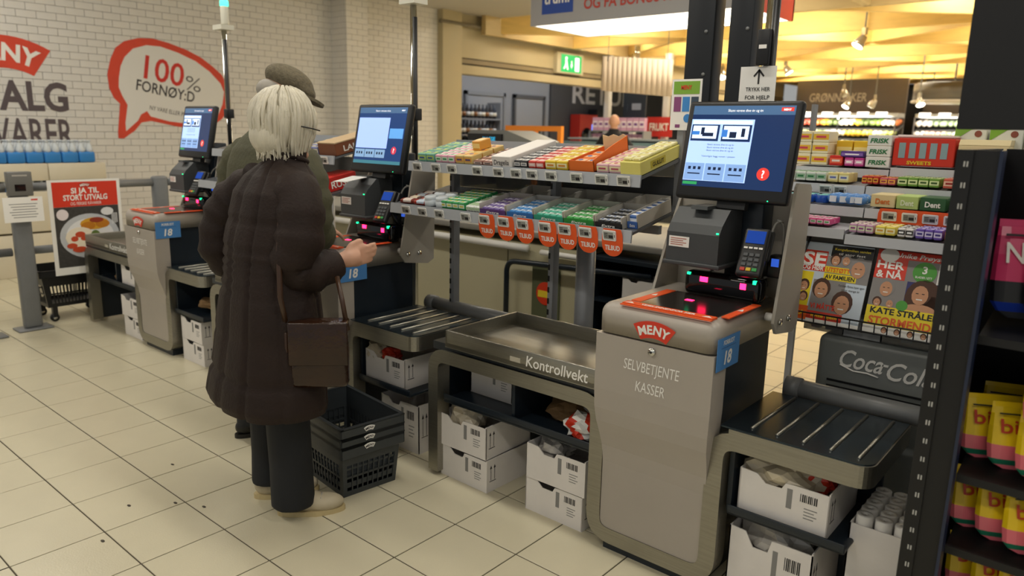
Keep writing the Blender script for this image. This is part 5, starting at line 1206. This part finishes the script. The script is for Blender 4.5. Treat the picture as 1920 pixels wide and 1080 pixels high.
pk = thing('promo_shelf', (-5.6, 11.0, 0), 'shelf of pink packets behind the man in the dark sweater', 'shelf'); Q = (-5.6, 11.0, 0)
for z in (.9, 1.2, 1.5): MB(Q).box(-5.75, -4.55, 11.0, 11.3, z-.02, z).build('shelf', LOB, pk)
for x in (-5.75, -4.55): MB(Q).box(x, x+.02, 11.0, 11.3, 0, 1.5).build('side', LOB, pk)
PKM = pmesh(.12, .1, .24, '#c89ab8', '#e6d8e0', '#7a4a8a')
for z in (1.2, 1.5):
    for k in range(9):
        o = put(PKM, 'pink_packet', (-5.66+k*.13, 11.12, z)); tag(o, 'pink packet on the far promo shelf', 'packet', 'pink packets on the promo shelf')
for i, (x, y, lab) in enumerate(((-5.35, 11.9, 'dark blue hanging poster between the far white columns'), (-5.0, 11.5, 'dark screen behind the man in the dark sweater'))):
    t = thing('dark_poster', (x, y, 1.9), lab, 'poster'); MB().box(-.2, .2, -.02, .02, -.2, .35).build('panel', mat('poster_navy', '#1f2838', .4), t)
    MB().rect(-.1, .1, .0, .12, basis((0, -.021, 0), (1, 0, 0), (0, 0, 1)), .001).build('print', C_('#7f8aa0'), t); MB().tube([(0, 0, .35), (0, 0, 1.8)], .006, n=5).build('hanger', GREYR, t)
# far chilled counter
ch = thing('chilled_counter', (-4.2, 10.2, 0), 'low glass chilled counter left of the price poster', 'counter'); Q = (-4.2, 10.2, 0)
MB(Q).box(-5.6, -3.0, 9.8, 10.6, 0, 1.05).build('base', mat('chill_dark', '#2c3034', .4), ch); MB(Q).box(-5.6, -3.0, 9.78, 9.8, 1.05, 1.30).build('glass_front', mat('chill_glass', '#8fb0bc', .1, alpha=.6), ch)
MB(Q).box(-5.6, -3.0, 10.55, 10.6, 1.05, 1.36).box(-5.6, -3.0, 10.1, 10.6, 1.33, 1.36).build('canopy', mat('chill_canopy', '#9aa4aa', .3), ch)
# produce wall
PW = mat('produce_wall', '#5f5854', .7, 0, .06, 2)
pwl = struct(MB().box(-6.1, 4.8, 22.9, 23.1, 0, 3.0).build('wall_back', mat('far_wall_dark', '#2b2a2b', .7)))
def produce(x0, x1, y, word, label, wlabel):
    t = thing('produce_display', ((x0+x1)/2, y, 0), label, 'display'); Q = ((x0+x1)/2, y, 0)
    MB(Q).box(x0, x1, y+.9, y+.95, 0, 3.0).build('back_board', PW, t)
    MB(Q).box(x0, x1, y+.2, y+.9, 2.0, 2.1).build('canopy', mat('canopy_grey', '#a9aaa8', .4), t)
    n = int((x1-x0)/.45)
    for k in range(n): MB(Q).box(x0+.1+k*.45, x0+.34+k*.45, y+.15, y+.3, 2.02, 2.12).build('canopy_lamp', mat('canopy_lamp', '#fff8ea', .4, emit=4), t)
    for i, z in enumerate((.95, 1.2, 1.45, 1.7)):
        MB(Q).prism([(y+.12*i, z-.02), (y+.9, z+.12), (y+.9, z+.08), (y+.12*i, z-.06)], x0, x1, 'X').build('tier', mat('tier_dark', '#3a3a38', .5), t)
        random.seed(i+int(y*7)+int(x0*5)); cols = ['#7f9a4a', '#b8c070', '#c89a8a', '#d8cfa8', '#b04a3a', '#d8b03a', '#8a9a7a', '#e0d8cc', '#5a6a3a', '#c8703a']
        mm = MB(Q); mats = [C_(c, .45) for c in cols]; x = x0+.05
        while x < x1-.05:
            ci = random.randrange(len(cols)); wseg = random.uniform(.15, .4)
            xx = x
            while xx < min(x+wseg, x1-.05):
                for j in range(4):
                    r_ = random.uniform(.06, .085); yy = y+.12*i+.06+j*.09; zz = z+.02+(yy-y)*.2+r_*.6
                    mm.ell((xx+random.uniform(-.01, .01), yy, zz), (r_, r_, r_), ci, 6, 4)
                xx += .13
            x += wseg
        tag(mm.build('produce', mats, t), kind='stuff')
    area('canopy_light', ((x0+x1)/2, y+.1, 1.98), x1-x0-.3, .15, 60, (1, .95, .85), (.5, 0, 0))
    for x in (x0, (x0+x1)/2, x1-.03): MB(Q).box(x, x+.03, y+.12, y+.15, 0, 2.0).build('upright', CHROME, t)
    if word: MB(Q).text(word, .32, basis(((x0+x1)/2-.3, y+.89, 2.42), (1, 0, 0), (0, 0, 1)), 0, 0, .004, 0, .01, .1, width=1.5).build('lettering', mat('chalk', '#b8b0a4', .7), t)
produce(-5.2, -2.35, 19.5, 'GRØNNSAKER', 'produce display under the grey vegetable sign', '')
produce(-2.1, 1.4, 20.2, 'FRUKT', 'far produce display right of the vegetable display', '')
dc = thing('round_canopy', (-.9, 18.2, 2.3), 'dark round display canopy at the upper right', 'canopy')
MB().lathe([(.75, 0), (.8, .02), (.8, .38), (.75, .4)], n=24).build('drum', mat('drum', '#55524e', .4), dc)
MB().lathe([(.82, -.03), (.84, 0), (.82, .02)], n=24).build('rim', mat('drum_rim', '#b0aca4', .3), dc)
MB().tube([(0, 0, .4), (0, 0, 1.4)], .02, n=6).build('hanger', GREYR, dc)
# ---------------- wall lettering and speech bubble
GX = WX+.0075
def wall_poly(P): return [(y, z) for y, z in P]
OUT = [(2.31, 1.97), (2.36, 2.14), (2.42, 2.26), (2.52, 2.34), (2.68, 2.39), (2.84, 2.4), (3.02, 2.37), (3.23, 2.31), (3.4, 2.24), (3.55, 2.14), (3.66, 2.05), (3.72, 1.89), (3.74, 1.76), (3.7, 1.63), (3.63, 1.53), (3.56, 1.48), (3.32, 1.4), (3.06, 1.42), (2.75, 1.48), (2.64, 1.46), (2.56, 1.37), (2.43, 1.28), (2.37, 1.28), (2.37, 1.34), (2.42, 1.66), (2.36, 1.72), (2.32, 1.82)]
INN = [(2.43, 1.94), (2.46, 2.07), (2.51, 2.17), (2.61, 2.27), (2.76, 2.32), (2.92, 2.32), (3.12, 2.27), (3.33, 2.19), (3.5, 2.08), (3.63, 1.95), (3.67, 1.85), (3.64, 1.7), (3.57, 1.56), (3.39, 1.47), (3.15, 1.46), (2.96, 1.48), (2.75, 1.53), (2.71, 1.59), (2.64, 1.55), (2.6, 1.48), (2.46, 1.36), (2.46, 1.45), (2.5, 1.65), (2.45, 1.75), (2.42, 1.84)]
Mw = basis((GX, 0, 0), (0, 1, 0), (0, 0, 1))
bu = thing('speech_bubble', (GX, 3.0, 1.9), 'red outlined white speech bubble on the brick wall', 'wall decal'); Q = (GX, 3.0, 1.9)
MB(Q).plate(OUT, Mw, .002).build('red_outline', mat('bubble_red', '#d8452a', .5, 0, .08, 4), bu)
MB(Q).plate(INN, Mw @ Matrix.Translation((0, 0, .002)), .002).build('white_field', mat('bubble_white', '#e3e2de', .5), bu)
Mb = basis((GX+.004, 2.70, 1.96), (0, 1, -.17), (0, .17, 1))
MB(Q).text('100', .37, Mb, .23, 0, .001, 0, .012, width=.46).build('red_number', mat('bubble_num', '#cf2f22', .5), bu)
MB(Q).text('%', .24, Mb, .58, -.02, .001, 0, -.01, width=.19).build('percent_sign', DARK, bu)
MB(Q).text('FORNØY:D', .17, Mb, .27, -.15, .001, 0, .012, width=.68).build('black_lettering', DARK, bu)
MB(Q).text('NY VARE ELLER PENGENE TILBAKE', .07, Mb, .50, -.34, .001, 0, 0, width=.80).build('small_lettering', DARK, bu)
wt = thing('wall_slogan', (GX, 1.4, 1.4), 'dark grey slogan lettering on the brick wall at the left edge', 'wall lettering'); Q = (GX, 1.4, 1.4)
MB(Q).text('UTVALG', .40, Mw, 1.265, 1.565, .002, 0, .03, width=1.25).text('RÅVARER', .44, Mw, 1.39, 1.17, .002, 0, .012, width=1.04).build('lettering', mat('slogan_grey', '#5a4f52', .6), wt)
wm = thing('wall_logo', (GX, 1.33, 2.27), 'curved red logo banner above the wall slogan', 'wall decal'); Q = (GX, 1.33, 2.27)
m_ = MB(Q); meny(m_, Mw @ Matrix.Translation((1.33, 2.285, 0)), .88, 0, 1); m_.build('banner', [mat('bubble_red', '#d8452a'), WHITE], wm)

# ---------------- people
RR = Vector((.7608, .6490, 0)); BB = Vector((-.6490, .7608, 0))
def remesh(mb, vox, name, m, parent=None, smooth=4, org=(0, 0, 0)):
    o = mb.build('tmp', m); md = o.modifiers.new('r', 'REMESH'); md.mode = 'VOXEL'; md.voxel_size = vox
    s = o.modifiers.new('s', 'SMOOTH'); s.iterations = smooth; s.factor = .5
    dg = bpy.context.evaluated_depsgraph_get(); me = bpy.data.meshes.new_from_object(o.evaluated_get(dg)); old = o.data
    bpy.data.objects.remove(o); bpy.data.meshes.remove(old)
    me.name = name; me.materials.clear(); me.materials.append(m)
    for p in me.polygons: p.use_smooth = True
    q = bpy.data.objects.new(name, me); COL.objects.link(q)
    if parent: q.parent = parent
    return q
def loft(mb, rings, n=64, fn=None, cap=True, sub=5):
    """rings: (z, centre(x,y), side vector half-width, front vector half-depth); smooth interpolated"""
    R = []
    for i in range(len(rings)-1):
        for k in range(sub):
            t = k/sub; t = t*t*(3-2*t) if False else t
            a, b = rings[i], rings[i+1]
            R.append(tuple(a[j]*(1-t)+b[j]*t for j in range(5)))
    R.append(rings[-1]); V = []; F = []
    return R
def person_loft(rings, S_, Fv, P0, n=56, groove=None, sub=5, power=.85):
    R = loft(None, rings, sub=sub); V = []; F = []
    for (z, cs, cf, a, c) in R:
        for k in range(n):
            t = 2*PI*k/n; x = math.copysign(abs(math.cos(t))**power, math.cos(t)); y = math.copysign(abs(math.sin(t))**power, math.sin(t))
            g = groove(t, z) if groove else 0
            p = P0+S_*(cs+(a+g)*x)+Fv*(cf+(c+g)*y); V.append(Vector((p.x, p.y, z)))
    for i in range(len(R)-1):
        for k in range(n): F.append((i*n+k, i*n+(k+1) % n, (i+1)*n+(k+1) % n, (i+1)*n+k))
    F.append(tuple(range(n-1, -1, -1))); F.append(tuple((len(R)-1)*n+k for k in range(n)))
    return V, F
SKN = mat('skin', '#c99a80', .5, 0, .05, 12); 
def hand(mb, W0, fwd, side, dn, s=1.0):
    """palm with five bent fingers; W0 wrist, fwd finger direction, side towards the thumb"""
    f, sd, d = Vector(fwd).normalized(), Vector(side).normalized(), Vector(dn).normalized(); W0 = Vector(W0)
    mb.tube([W0-f*.03, W0, W0+f*.035, W0+f*.075], [.024*s, .026*s, .034*s, .030*s], 0, 10)
    for i in range(4):
        o = W0+f*.075*s+sd*(.028-.019*i)*s; L = (.070, .078, .072, .055)[i]*s
        mb.tube([o-f*.02, o+f*L*.4+d*.006, o+f*L*.72+d*.022, o+f*L*.88+d*.040], [.0095*s, .009*s, .0085*s, .007*s], 0, 8)
    o = W0+f*.02+sd*.026*s
    mb.tube([o-sd*.008, o+sd*.022+f*.025+d*.006, o+sd*.028+f*.052+d*.014, o+sd*.024+f*.070+d*.020], [.012*s, .011*s, .010*s, .008*s], 0, 8)
def head_geo(mb, c, face, s=1.0, tilt=.15):
    """head ellipsoid with nose, brow, chin, ears and mouth; face = viewing direction"""
    fv = Vector(face).normalized(); sd = Vector((-fv.y, fv.x, 0)); up_ = Vector((0, 0, 1))
    M = Matrix(((fv.x, sd.x, 0, c[0]), (fv.y, sd.y, 0, c[1]), (0, 0, 1, c[2]), (0, 0, 0, 1))) @ Matrix.Rotation(tilt, 4, 'Y')
    mb.ell((0, 0, .015), (.098*s, .078*s, .105*s), 0, 20, 14, M).ell((.03*s, 0, -.055*s), (.062*s, .056*s, .062*s), 0, 14, 10, M)
    mb.ell((.098*s, 0, -.015*s), (.018*s, .014*s, .024*s), 0, 10, 8, M).ell((.085*s, 0, -.052*s), (.014*s, .026*s, .008*s), 0, 10, 6, M).ell((.08*s, 0, -.098*s), (.02*s, .024*s, .018*s), 0, 10, 6, M)
    for q in (-1, 1):
        mb.ell((.0, q*.079*s, -.005), (.022*s, .010*s, .034*s), 0, 10, 8, M); mb.ell((.086*s, q*.032*s, .022*s), (.014*s, .024*s, .008*s), 0, 8, 6, M)
    return M
def eyes(M, parent, s=1.0, org=(0, 0, 0)):
    for q in (-1, 1):
        MB(org).ell((.086*s, q*.031*s, .006*s), (.012, .015, .009), 0, 10, 8, M).ell((.0965*s, q*.031*s, .006*s), (.003, .006, .006), 1, 8, 6, M).build('eye', [WHITE, INK], parent)
# --- woman in the brown coat
W0 = Vector((.33, .27, 0))
def wl_(r, b, z): p = W0+RR*r+BB*b; return Vector((p.x, p.y, z))
fw = (RR*.75+BB*.66).normalized(); lw = (RR*-.66+BB*.75).normalized()
wo = thing('person', W0, 'white-haired person in a long dark brown quilted coat, seen from behind', 'person'); WO = tuple(W0)
body = MB(WO)
Mh_ = head_geo(body, wl_(.03, .045, 1.465), RR*.80+BB*.6, .95, .22)
body.tube([wl_(-.0, .02, 1.25), wl_(.02, .03, 1.34), wl_(.045, .04, 1.42)], [.065, .052, .052], 0, 12)
body.tube([wl_(-.06, 0, .82), wl_(-.05, 0, 1.0), wl_(-.03, .01, 1.20), wl_(-.01, .02, 1.27)], [.11, .10, .095, .055], 0, 14)
body.tube([wl_(.065, -.085, 1.20), wl_(.085, -.155, .995), wl_(.215, -.07, .985)], [.034, .034, .027], 0, 10)
body.tube([wl_(-.12, .085, 1.19), wl_(-.262, .112, 1.04), wl_(-.19, .22, .89)], [.034, .034, .03], 0, 10)
body.tube([wl_(-.0, -.05, .85), wl_(.015, -.06, .46), wl_(.0, -.075, .07)], [.085, .055, .04], 0, 12)
body.tube([wl_(-.10, .07, .85), wl_(-.105, .08, .46), wl_(-.13, .075, .07)], [.085, .055, .04], 0, 12)
hand(body, wl_(.225, -.06, .992), RR*.7+BB*.5+Vector((0, 0, .12)), (0, 0, 1), RR*-.1+BB*.9)
remesh(body, .007, 'body', SKN, wo, 3)
eyes(Mh_, wo, .95, WO)
COATM = mat('brown_coat', '#241813', .68, 0, .18, 9, .25, 90, spec=.3)
def cg(t, z):
    g = .008*noise.noise(Vector((math.cos(t)*1.6, math.sin(t)*1.6, z*5)))
    for a in (-2.05, -1.57, -1.05, -.35, .6, 1.57, 2.6):
        d = abs(math.atan2(math.sin(t-a), math.cos(t-a))); g -= .011*math.exp(-(d/.04)**2)
    hz = (.58, .73, .89, .925, .96, .995, 1.03, 1.13)
    for h in hz: g -= .010*math.exp(-((z-h)/.007)**2)
    g += .004*math.sin(t*9+z*6)*max(0, (.9-z))
    return g
# rings are (z, side offset, front offset, half width, half depth) with side = her right, front = facing
sw_ = -lw
rings = [(.455, -.02, -.07, .292, .178), (.48, -.02, -.07, .298, .184), (.62, -.015, -.06, .276, .172), (.80, -.005, -.055, .243, .160), (.95, -.005, -.05, .215, .146), (1.05, -.005, -.04, .208, .142), (1.15, 0, -.02, .205, .138), (1.23, 0, -.01, .195, .125), (1.285, 0, .005, .155, .105), (1.315, 0, .015, .105, .085), (1.335, 0, .025, .078, .07), (1.375, 0, .04, .066, .062)]
V, F = person_loft(rings, sw_, fw, W0, 96, cg, 7)
c_ = MB(WO).add(V, F, 0, None, True); c_.build('coat', COATM, wo)
def sleeve(pts, rs, name, m, parent, org, n=18, k=26, amp=.006, seed=0):
    P = [Vector(p) for p in pts]; Q_ = []; RS_ = []
    for i in range(k+1):
        t = i/k*(len(P)-1); j = min(int(t), len(P)-2); u = t-j
        p0, p1, p2, p3 = P[max(j-1, 0)], P[j], P[j+1], P[min(j+2, len(P)-1)]
        Q_.append(.5*((2*p1)+(p2-p0)*u+(2*p0-5*p1+4*p2-p3)*u*u+(3*p1-p0-3*p2+p3)*u**3))
        RS_.append(rs[j]*(1-u)+rs[j+1]*u+amp*math.sin(i*1.9+seed)+amp*.6*math.sin(i*.7+seed))
    return MB(org).tube(Q_, RS_, 0, n).build(name, m, parent)
sleeve([wl_(.03, -.045, 1.27), wl_(.105, -.125, 1.215), wl_(.115, -.165, 1.09), wl_(.085, -.17, .985), wl_(.15, -.125, .965), wl_(.222, -.065, .985)], [.055, .086, .080, .074, .070, .056], 'sleeve', COATM, wo, WO)
sleeve([wl_(-.09, .06, 1.27), wl_(-.185, .12, 1.20), wl_(-.25, .12, 1.11), wl_(-.272, .11, 1.02), wl_(-.235, .14, .93), wl_(-.18, .22, .88)], [.055, .085, .078, .072, .066, .055], 'sleeve', COATM, wo, WO, seed=2)
MB(WO).tube([W0+sw_*.072*math.cos(a)+fw*(.036+.066*math.sin(a))+Vector((0, 0, 1.352-.02*math.sin(a))) for a in [2*PI*i/20 for i in range(21)]], .011, 0, 8).build('collar', COATM, wo)
TRM = mat('black_trousers', '#12151a', .75, 0, .1, 20)
tm_ = MB(WO).tube([wl_(-.0, -.05, .80), wl_(.012, -.06, .46), wl_(.022, -.068, .20), wl_(.025, -.072, .045)], [.105, .082, .080, .082], 0, 16).tube([wl_(-.10, .07, .80), wl_(-.10, .08, .46), wl_(-.105, .08, .20), wl_(-.11, .078, .065)], [.105, .078, .072, .072], 0, 16)
tm_.ell(wl_(-.05, .01, .82), (.15, .15, .09), 0, 14, 10)
remesh(tm_, .010, 'trousers', TRM, wo, 4)
def shoe(P, d, parent, org, m, sole, L=.255, laces=True):
    P = Vector(P); d = Vector(d).normalized(); s = Vector((-d.y, d.x, 0))
    M = Matrix(((d.x, s.x, 0, P.x), (d.y, s.y, 0, P.y), (0, 0, 1, 0), (0, 0, 0, 1)))
    up_ = MB(org).ell((L*.68, 0, .038), (L*.31, .046, .034), 0, 16, 10, M).ell((L*.25, 0, .05), (L*.24, .038, .046), 0, 14, 10, M).ell((L*.48, 0, .048), (L*.22, .041, .042), 0, 14, 10, M)
    u = remesh(up_, .006, 'shoe', m, parent, 4)
    pts = [(L*(.5+.5*math.cos(a)), (.047 if math.cos(a) > 0 else .040)*math.sin(a)*(1-.1*math.cos(a))) for a in [2*PI*i/22 for i in range(22)]]
    MB(org).prism(pts, .0, .02, 'Z', 0, M).build('sole', sole, u)
    if laces:
        for k in range(3): MB(org).tube([M @ Vector((L*(.50+.07*k), -.026, .076-.006*k)), M @ Vector((L*(.52+.07*k), 0, .088-.007*k)), M @ Vector((L*(.50+.07*k), .026, .076-.006*k))], .003, 0, 6).build('lace', CLEAR, u)
SHM = mat('cream_shoe', '#b9ad92', .5, 0, .06, 15); SOL = mat('cream_sole', '#c2b083', .6)
shoe((.358-.01, .19, 0), RR*.93+BB*.2, wo, WO, SHM, SOL); shoe((.165, .20, 0), RR*.9+BB*.3, wo, WO, SHM, SOL)
# hair: cap plus falling locks
HAIR = mat('white_hair', '#cfc8b4', .45, 0, .16, 30, .3, 120, stretch=(1, 1, .15))
hc = wl_(.018, .035, 1.475)
hm_ = MB(WO).ell(hc+Vector((0, 0, .012)), (.108, .108, .106), 0, 22, 16).ell(hc-fw*.025+Vector((0, 0, -.05)), (.100, .100, .085), 0, 18, 12)
hr = remesh(hm_, .012, 'hair', HAIR, wo, 3)
random.seed(3); lk_ = MB(WO)
for i in range(260):
    a = random.uniform(-2.45, 2.45); e0 = random.uniform(.1, 1.45)
    dirv = (-fw*math.cos(a)+sw_*math.sin(a)); L0 = random.uniform(.9, 1.06)
    P = []
    for k in range(7):
        t = k/6; ang = e0*(1-t)-.95*t*(1 if abs(a) < 2 else .75)
        rad = .109*L0*(1+.03*math.sin(i+k)); zz = math.sin(ang)*(.112 if ang > 0 else .165*random.uniform(.85, 1.12)); rr_ = rad*max(math.cos(ang), .80 if ang < 0 else 0)
        P.append(hc+dirv*rr_+Vector((0, 0, zz+.012))+Vector((random.uniform(-.006, .006), random.uniform(-.006, .006), random.uniform(-.003, .003)))*t)
    lk_.tube(P, [.004, .007, .008, .008, .0075, .006, .002], 0, 5, False)
tag(lk_.build('locks', HAIR, hr), kind='stuff')
MB(WO).tube([wl_(.085, -.045, 1.462), wl_(.130, -.015, 1.452), wl_(.150, .015, 1.445)], .0025, 0, 6).build('glasses_temple', BLACK, wo)
# --- shoulder bag
LEA = mat('brown_leather', '#2a160a', .2, 0, .35, 14, .35, 45); LEAD = mat('leather_strap', '#3a2414', .4, 0, .15, 20)
BO = wl_(.182, -.215, .575)
hb_ = thing('shoulder_bag', BO, 'glossy brown leather shoulder bag hanging at the right side of the coat', 'bag')
Mbag = basis(BO, RR*1.0+BB*.10, (0, 0, 1))
MB(BO).box(-.10, .10, 0, .215, -.035, .035, 0, Mbag, .022, 4).build('bag_body', LEA, hb_)
MB(BO).box(-.098, .102, .085, .235, .030, .043, 0, Mbag, .008, 3).box(-.098, .102, .222, .238, -.035, .043, 0, Mbag, .008, 3).build('flap', LEA, hb_)
MB(BO).box(-.112, -.098, .01, .20, -.028, .028, 0, Mbag, .006, 2).build('gusset', LEAD, hb_)
st = MB(BO)
for (P, wd) in (([Mbag @ Vector((-.104, .20, .0)), wl_(.07, -.262, .90), wl_(.06, -.225, 1.05), wl_(.055, -.165, 1.20), wl_(.06, -.125, 1.295), wl_(.085, -.06, 1.30)], .010), ([Mbag @ Vector((.098, .20, 0)), wl_(.262, -.2, .88), wl_(.235, -.15, .95)], .009)):
    MB(BO).tube(P, wd, 0, 6).build('strap', LEAD, hb_)
# --- man in olive jacket and flat cap
MO = (-.205, .565, 0); M0 = Vector(MO)
mn = thing('person', MO, 'person in an olive jacket and tweed flat cap behind the brown coat', 'person')
b = MB(MO); X_, Y_ = Vector((1, 0, 0)), Vector((0, 1, 0))
hcen = Vector((-.160, .62, 1.575)); fh = (RR*.9+BB*.45).normalized()
Mm_ = head_geo(b, hcen, fh, 1.0, .45)
b.tube([M0+Vector((0, 0, 1.36)), M0+Vector((.03, .03, 1.45)), hcen-Vector((0, 0, .03))], [.05, .055, .058], 0, 12)
b.tube([M0+Vector((0, 0, .85)), M0+Vector((0, 0, 1.1)), M0+Vector((0, 0, 1.31)), M0+Vector((0, .01, 1.38))], [.12, .12, .10, .06], 0, 14)
for q, el, hd_ in ((1, (.08, .57, 1.06), (-.045, .69, 1.02)), (-1, (-0.470, .57, 1.10), (-0.345, .69, 1.02))):
    b.tube([M0+Vector((q*.15, 0, 1.27)), Vector(el), Vector(hd_)], [.036, .036, .03], 0, 10)
    hand(b, hd_, (-.1*q, 1, -.15), (-q, 0, .3), (0, .2, -1))
b.tube([(-0.125, .55, .88), (-0.085, .55, .48), (-0.075, .53, .07)], [.09, .06, .042], 0, 12); b.tube([(-0.285, .55, .88), (-0.365, .55, .48), (-0.405, .53, .07)], [.09, .06, .042], 0, 12)
remesh(b, .008, 'body', SKN, mn, 3); eyes(Mm_, mn, 1.0, MO)
OLV = mat('olive_jacket', '#4b4a34', .75, 0, .12, 10, .3, 70)
def og(t, z): return .010*noise.noise(Vector((math.cos(t)*2, math.sin(t)*2, z*4)))-.006*math.exp(-((z-1.27)/.01)**2)
V, F = person_loft([(.80, 0, 0, .215, .15), (.84, 0, 0, .225, .158), (1.0, 0, 0, .232, .155), (1.15, .02, 0, .255, .15), (1.28, .02, .005, .262, .135), (1.36, .01, .01, .215, .12), (1.41, 0, .015, .13, .10), (1.44, 0, .02, .085, .082), (1.49, 0, .03, .076, .074)], X_, Y_, M0, 64, og, 6)
MB(MO).add(V, F, 0, None, True).build('jacket', OLV, mn)
sleeve([(-.055, .56, 1.34), (.06, .56, 1.28), (.10, .56, 1.17), (.10, .575, 1.05), (.04, .63, 1.01), (-.04, .685, 1.02)], [.07, .088, .082, .076, .070, .052], 'sleeve', OLV, mn, MO)
sleeve([(-0.355, .56, 1.34), (-0.440, .555, 1.28), (-0.465, .555, 1.18), (-0.470, .57, 1.09), (-0.425, .63, 1.04), (-0.350, .685, 1.02)], [.07, .088, .082, .076, .070, .052], 'sleeve', OLV, mn, MO, seed=1)
tm_ = MB(MO).tube([(-0.125, .55, .84), (-0.085, .55, .48), (-0.075, .53, .06)], [.11, .082, .07], 0, 14).tube([(-0.285, .55, .84), (-0.365, .55, .48), (-0.405, .53, .06)], [.11, .082, .07], 0, 14).ell((-0.205, .55, .84), (.17, .13, .09), 0, 14, 10)
remesh(tm_, .011, 'trousers', TRM, mn, 4)
SHB = mat('black_shoe', '#15130f', .4)
shoe((-0.425, .45, 0), (.25, 1, 0), mn, MO, SHB, SHB, .27, False); shoe((-0.085, .45, 0), (.1, 1, 0), mn, MO, SHB, SHB, .27, False)
# flat cap
TW = mat('tweed', '#6b6350', .9, 0, .3, 60, .4, 140)
Mc_ = Matrix(((fh.x, -fh.y, 0, hcen.x), (fh.y, fh.x, 0, hcen.y), (0, 0, 1, hcen.z), (0, 0, 0, 1))) @ Matrix.Rotation(.45, 4, 'Y')
cp = MB(MO).ell((-.005, 0, .075), (.108, .096, .062), 0, 20, 12, Mc_).ell((.04, 0, .060), (.080, .088, .044), 0, 18, 10, Mc_)
cap_ = remesh(cp, .008, 'flat_cap', TW, mn, 4)
MB(MO).prism([(.06, -.078)]+[(.10+.065*math.cos(a), .08*math.sin(a)) for a in [-PI/2+PI*i/10 for i in range(11)]]+[(.06, .078)], .038, .050, 'Z', 0, Mc_).build('brim', TW, cap_)
MB(MO).ell((-.03, 0, .0), (.088, .083, .06), 0, 16, 10, Mc_).build('hair', mat('grey_hair', '#9a948a', .6, 0, .15, 40), mn)
# --- person far away in a dark sweater
FO = (-3.76, 8.8, 0); F0 = Vector(FO)
fp = thing('person', FO, 'distant bald person in a dark sweater beyond the candy rack', 'person')
b = MB(FO); Mf_ = head_geo(b, F0+Vector((0, 0, 1.62)), (-.6, .8, 0), 1.0, .3)
b.tube([F0+Vector((0, 0, 1.35)), F0+Vector((0, 0, 1.55))], [.07, .058], 0, 10); b.tube([F0+Vector((0, 0, .9)), F0+Vector((0, 0, 1.36))], [.15, .15], 0, 12)
for q in (-1, 1):
    b.tube([F0+Vector((q*.17, 0, 1.38)), F0+Vector((q*.30, .05, 1.12)), F0+Vector((q*.24, .28, 1.0))], [.05, .045, .03], 0, 8); hand(b, F0+Vector((q*.24, .28, 1.0)), (0, 1, -.2), (-q, 0, .2), (0, .1, -1))
    b.tube([F0+Vector((q*.09, 0, .92)), F0+Vector((q*.10, 0, .5)), F0+Vector((q*.11, 0, .06))], [.09, .06, .045], 0, 8)
remesh(b, .012, 'body', SKN, fp, 3)
DSW = mat('dark_sweater', '#15161d', .85)
V, F = person_loft([(.85, 0, 0, .19, .14), (1.1, 0, 0, .22, .15), (1.3, 0, 0, .24, .14), (1.42, 0, 0, .17, .11), (1.48, 0, 0, .085, .08), (1.52, 0, 0, .07, .07)], X_, Y_, F0, 32)
MB(FO).add(V, F, 0, None, True).build('sweater', DSW, fp)
for q in (-1, 1): sleeve([F0+Vector((q*.14, 0, 1.38)), F0+Vector((q*.24, .02, 1.27)), F0+Vector((q*.31, .06, 1.12)), F0+Vector((q*.26, .24, 1.01))], [.08, .085, .07, .05], 'sleeve', DSW, fp, FO)
remesh(MB(FO).tube([F0+Vector((.09, 0, .9)), F0+Vector((.1, 0, .5)), F0+Vector((.11, 0, .05))], [.11, .08, .07], 0, 12).tube([F0+Vector((-.09, 0, .9)), F0+Vector((-.1, 0, .5)), F0+Vector((-.11, 0, .05))], [.11, .08, .07], 0, 12), .015, 'trousers', TRM, fp, 3)
for q in (-1, 1): shoe((-3.76+q*.11, 8.72, 0), (q*.1, 1, 0), fp, FO, SHB, SHB, .27, False)
